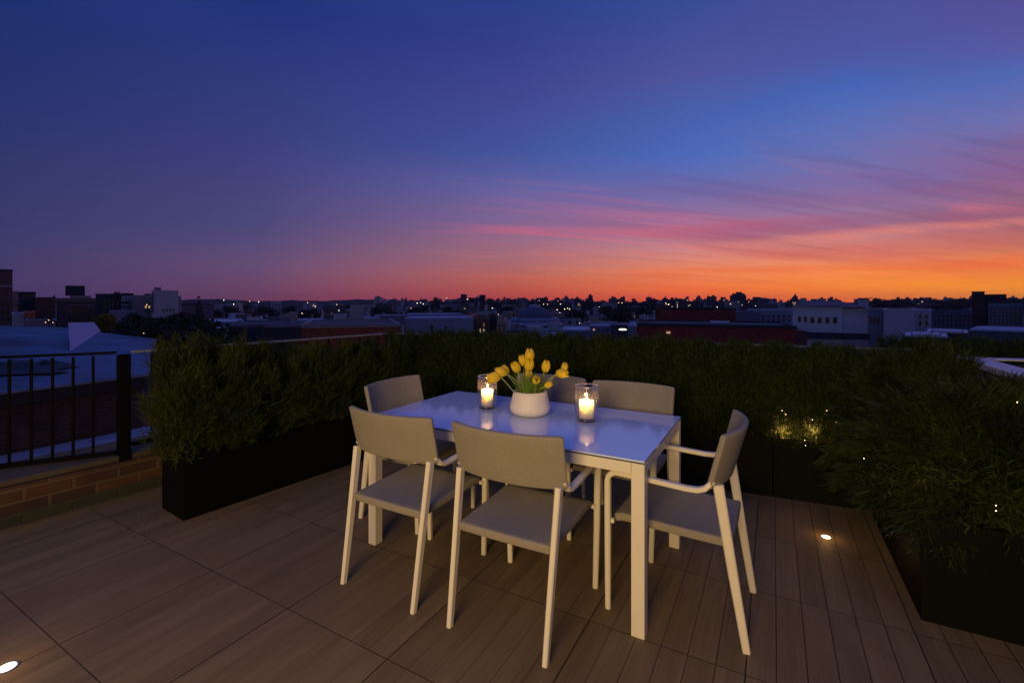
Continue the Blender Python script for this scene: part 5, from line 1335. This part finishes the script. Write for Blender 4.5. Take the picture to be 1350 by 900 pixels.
# sag in the roof at far left, its shade put in as a dark sheet
tq = P(6, 478, 10.9); bm = bmesh.new(); g = []
for j_ in range(15):
    row = []
    for i_ in range(23):
        a_, b_ = -1+2*i_/22, -1+2*j_/14
        e_ = 1-max(abs(a_), abs(b_))**3
        row.append(bm.verts.new((a_*1.15 + 0.15*math.sin(b_*7), b_*0.9 + 0.1*math.sin(a_*5), 0.03 + e_*(0.12 + 0.10*math.sin(a_*9+b_*4) + random.uniform(-.03, .03)))))
    g.append(row)
for j_ in range(14):
    for i_ in range(22): bm.faces.new((g[j_][i_], g[j_][i_+1], g[j_+1][i_+1], g[j_+1][i_]))
me = bpy.data.meshes.new('sag_shade'); bm.to_mesh(me); bm.free(); me.materials.append(simple('dark_sag_shade', (0.02, 0.02, 0.024), rough=0.5, var=0.5, scale=1.5))
o = bpy.data.objects.new('sag_shade', me); COL.objects.link(o); o.location = (tq.x, tq.y, -0.24); o.rotation_euler = (0, 0, R(30))
tag(o, 'crumpled dark sheet standing for the shaded sag in the blue grey roof at far left', 'sag_shade')
# brick wall under the eaves and the building below
w0, w1 = E0.copy(), E2.copy()
n_in = Vector((-math.sin(R(62)), math.cos(R(62)), 0))*0.35
def wall_quad(a, b, z0, z1, n, th=0.3):
    a0 = a + n; b0 = b + n
    pts = [a0, b0, b0 + n.normalized()*th, a0 + n.normalized()*th]
    return MB().hexa([(p.x, p.y, z0) for p in pts] + [(p.x, p.y, z1) for p in pts])
wall_quad(E1 + (E0-E1), E1, GZ, -0.52, n_in).build('wall', MAT['nbrick'], nh)
wall_quad(E1, E2, GZ, -0.52, n_in).build('wall', MAT['nbrick'], nh)
wall_quad(E1 + (E0-E1), E1, -0.62, -0.33, n_in*0.2, 0.2).build('fascia', MAT['dark_wall'], nh)
wall_quad(E1, E2, -0.62, -0.33, n_in*0.2, 0.2).build('fascia', MAT['dark_wall'], nh)
pp = [E2 + n_in, K1, Kb, Ka, K0, Km, E0 + n_in]
pb_ = [(p.x, p.y) for p in (E1 + n_in*1.8, E2 + n_in*1.8, K1 - (K1-E2)*0.08, K0, Km, E0 + n_in*1.8)]
MB().prism(pb_, GZ, -1.2).build('rear_wall', MAT['nbrick'], nh)
# lower roof between the neighbour and our parapet
lowz = -1.55
q0 = F0 + nl*1.36 - dl*7; q1 = F0 + nl*1.36 + dl*3.2
lr = [(q0.x, q0.y), (q1.x, q1.y), (E2.x + O.x + 0.6, E2.y + O.y + 1.0), (E1.x + O.x - 0.1, E1.y + O.y), (E0.x + O.x, E0.y + O.y)]
o = MB().prism(lr, GZ, lowz).build('lower_roof_building', simple('lower_roof_membrane', (0.26, 0.29, 0.36), rough=0.7, var=0.25, scale=1.2, bump=0.3, bscale=5))
tag(o, 'low flat roofed extension between the brick parapet and the blue roofed neighbour', 'building')
# thin evening haze over the whole city
m = bpy.data.materials.new('evening_haze'); m.use_nodes = True; nt = m.node_tree; nt.nodes.clear()
v_ = nt.nodes.new('ShaderNodeVolumePrincipled'); v_.inputs['Color'].default_value = (0.75, 0.8, 0.95, 1); v_.inputs['Density'].default_value = 0.00011
o_ = nt.nodes.new('ShaderNodeOutputMaterial'); nt.links.new(v_.outputs[0], o_.inputs['Volume'])
o = MB().box((0, 900, 15), (6400, 4200, 66)).build('haze', m); tag(o, kind='stuff')
#CITY_END
# ------------------------------------------------------------------ render settings
scene.view_settings.view_transform = 'Standard'; scene.view_settings.look = 'None'
scene.view_settings.exposure = 0.0; scene.view_settings.gamma = 1.0; scene.view_settings.use_curve_mapping = False
scene.render.engine = 'CYCLES'
scene.cycles.use_denoising = True
scene.cycles.max_bounces = 7; scene.cycles.diffuse_bounces = 3; scene.cycles.glossy_bounces = 3; scene.cycles.volume_bounces = 0; scene.cycles.volume_max_steps = 64; scene.cycles.transparent_max_bounces = 12
scene.cycles.caustics_reflective = False; scene.cycles.caustics_refractive = False
scene.cycles.sample_clamp_indirect = 4.0
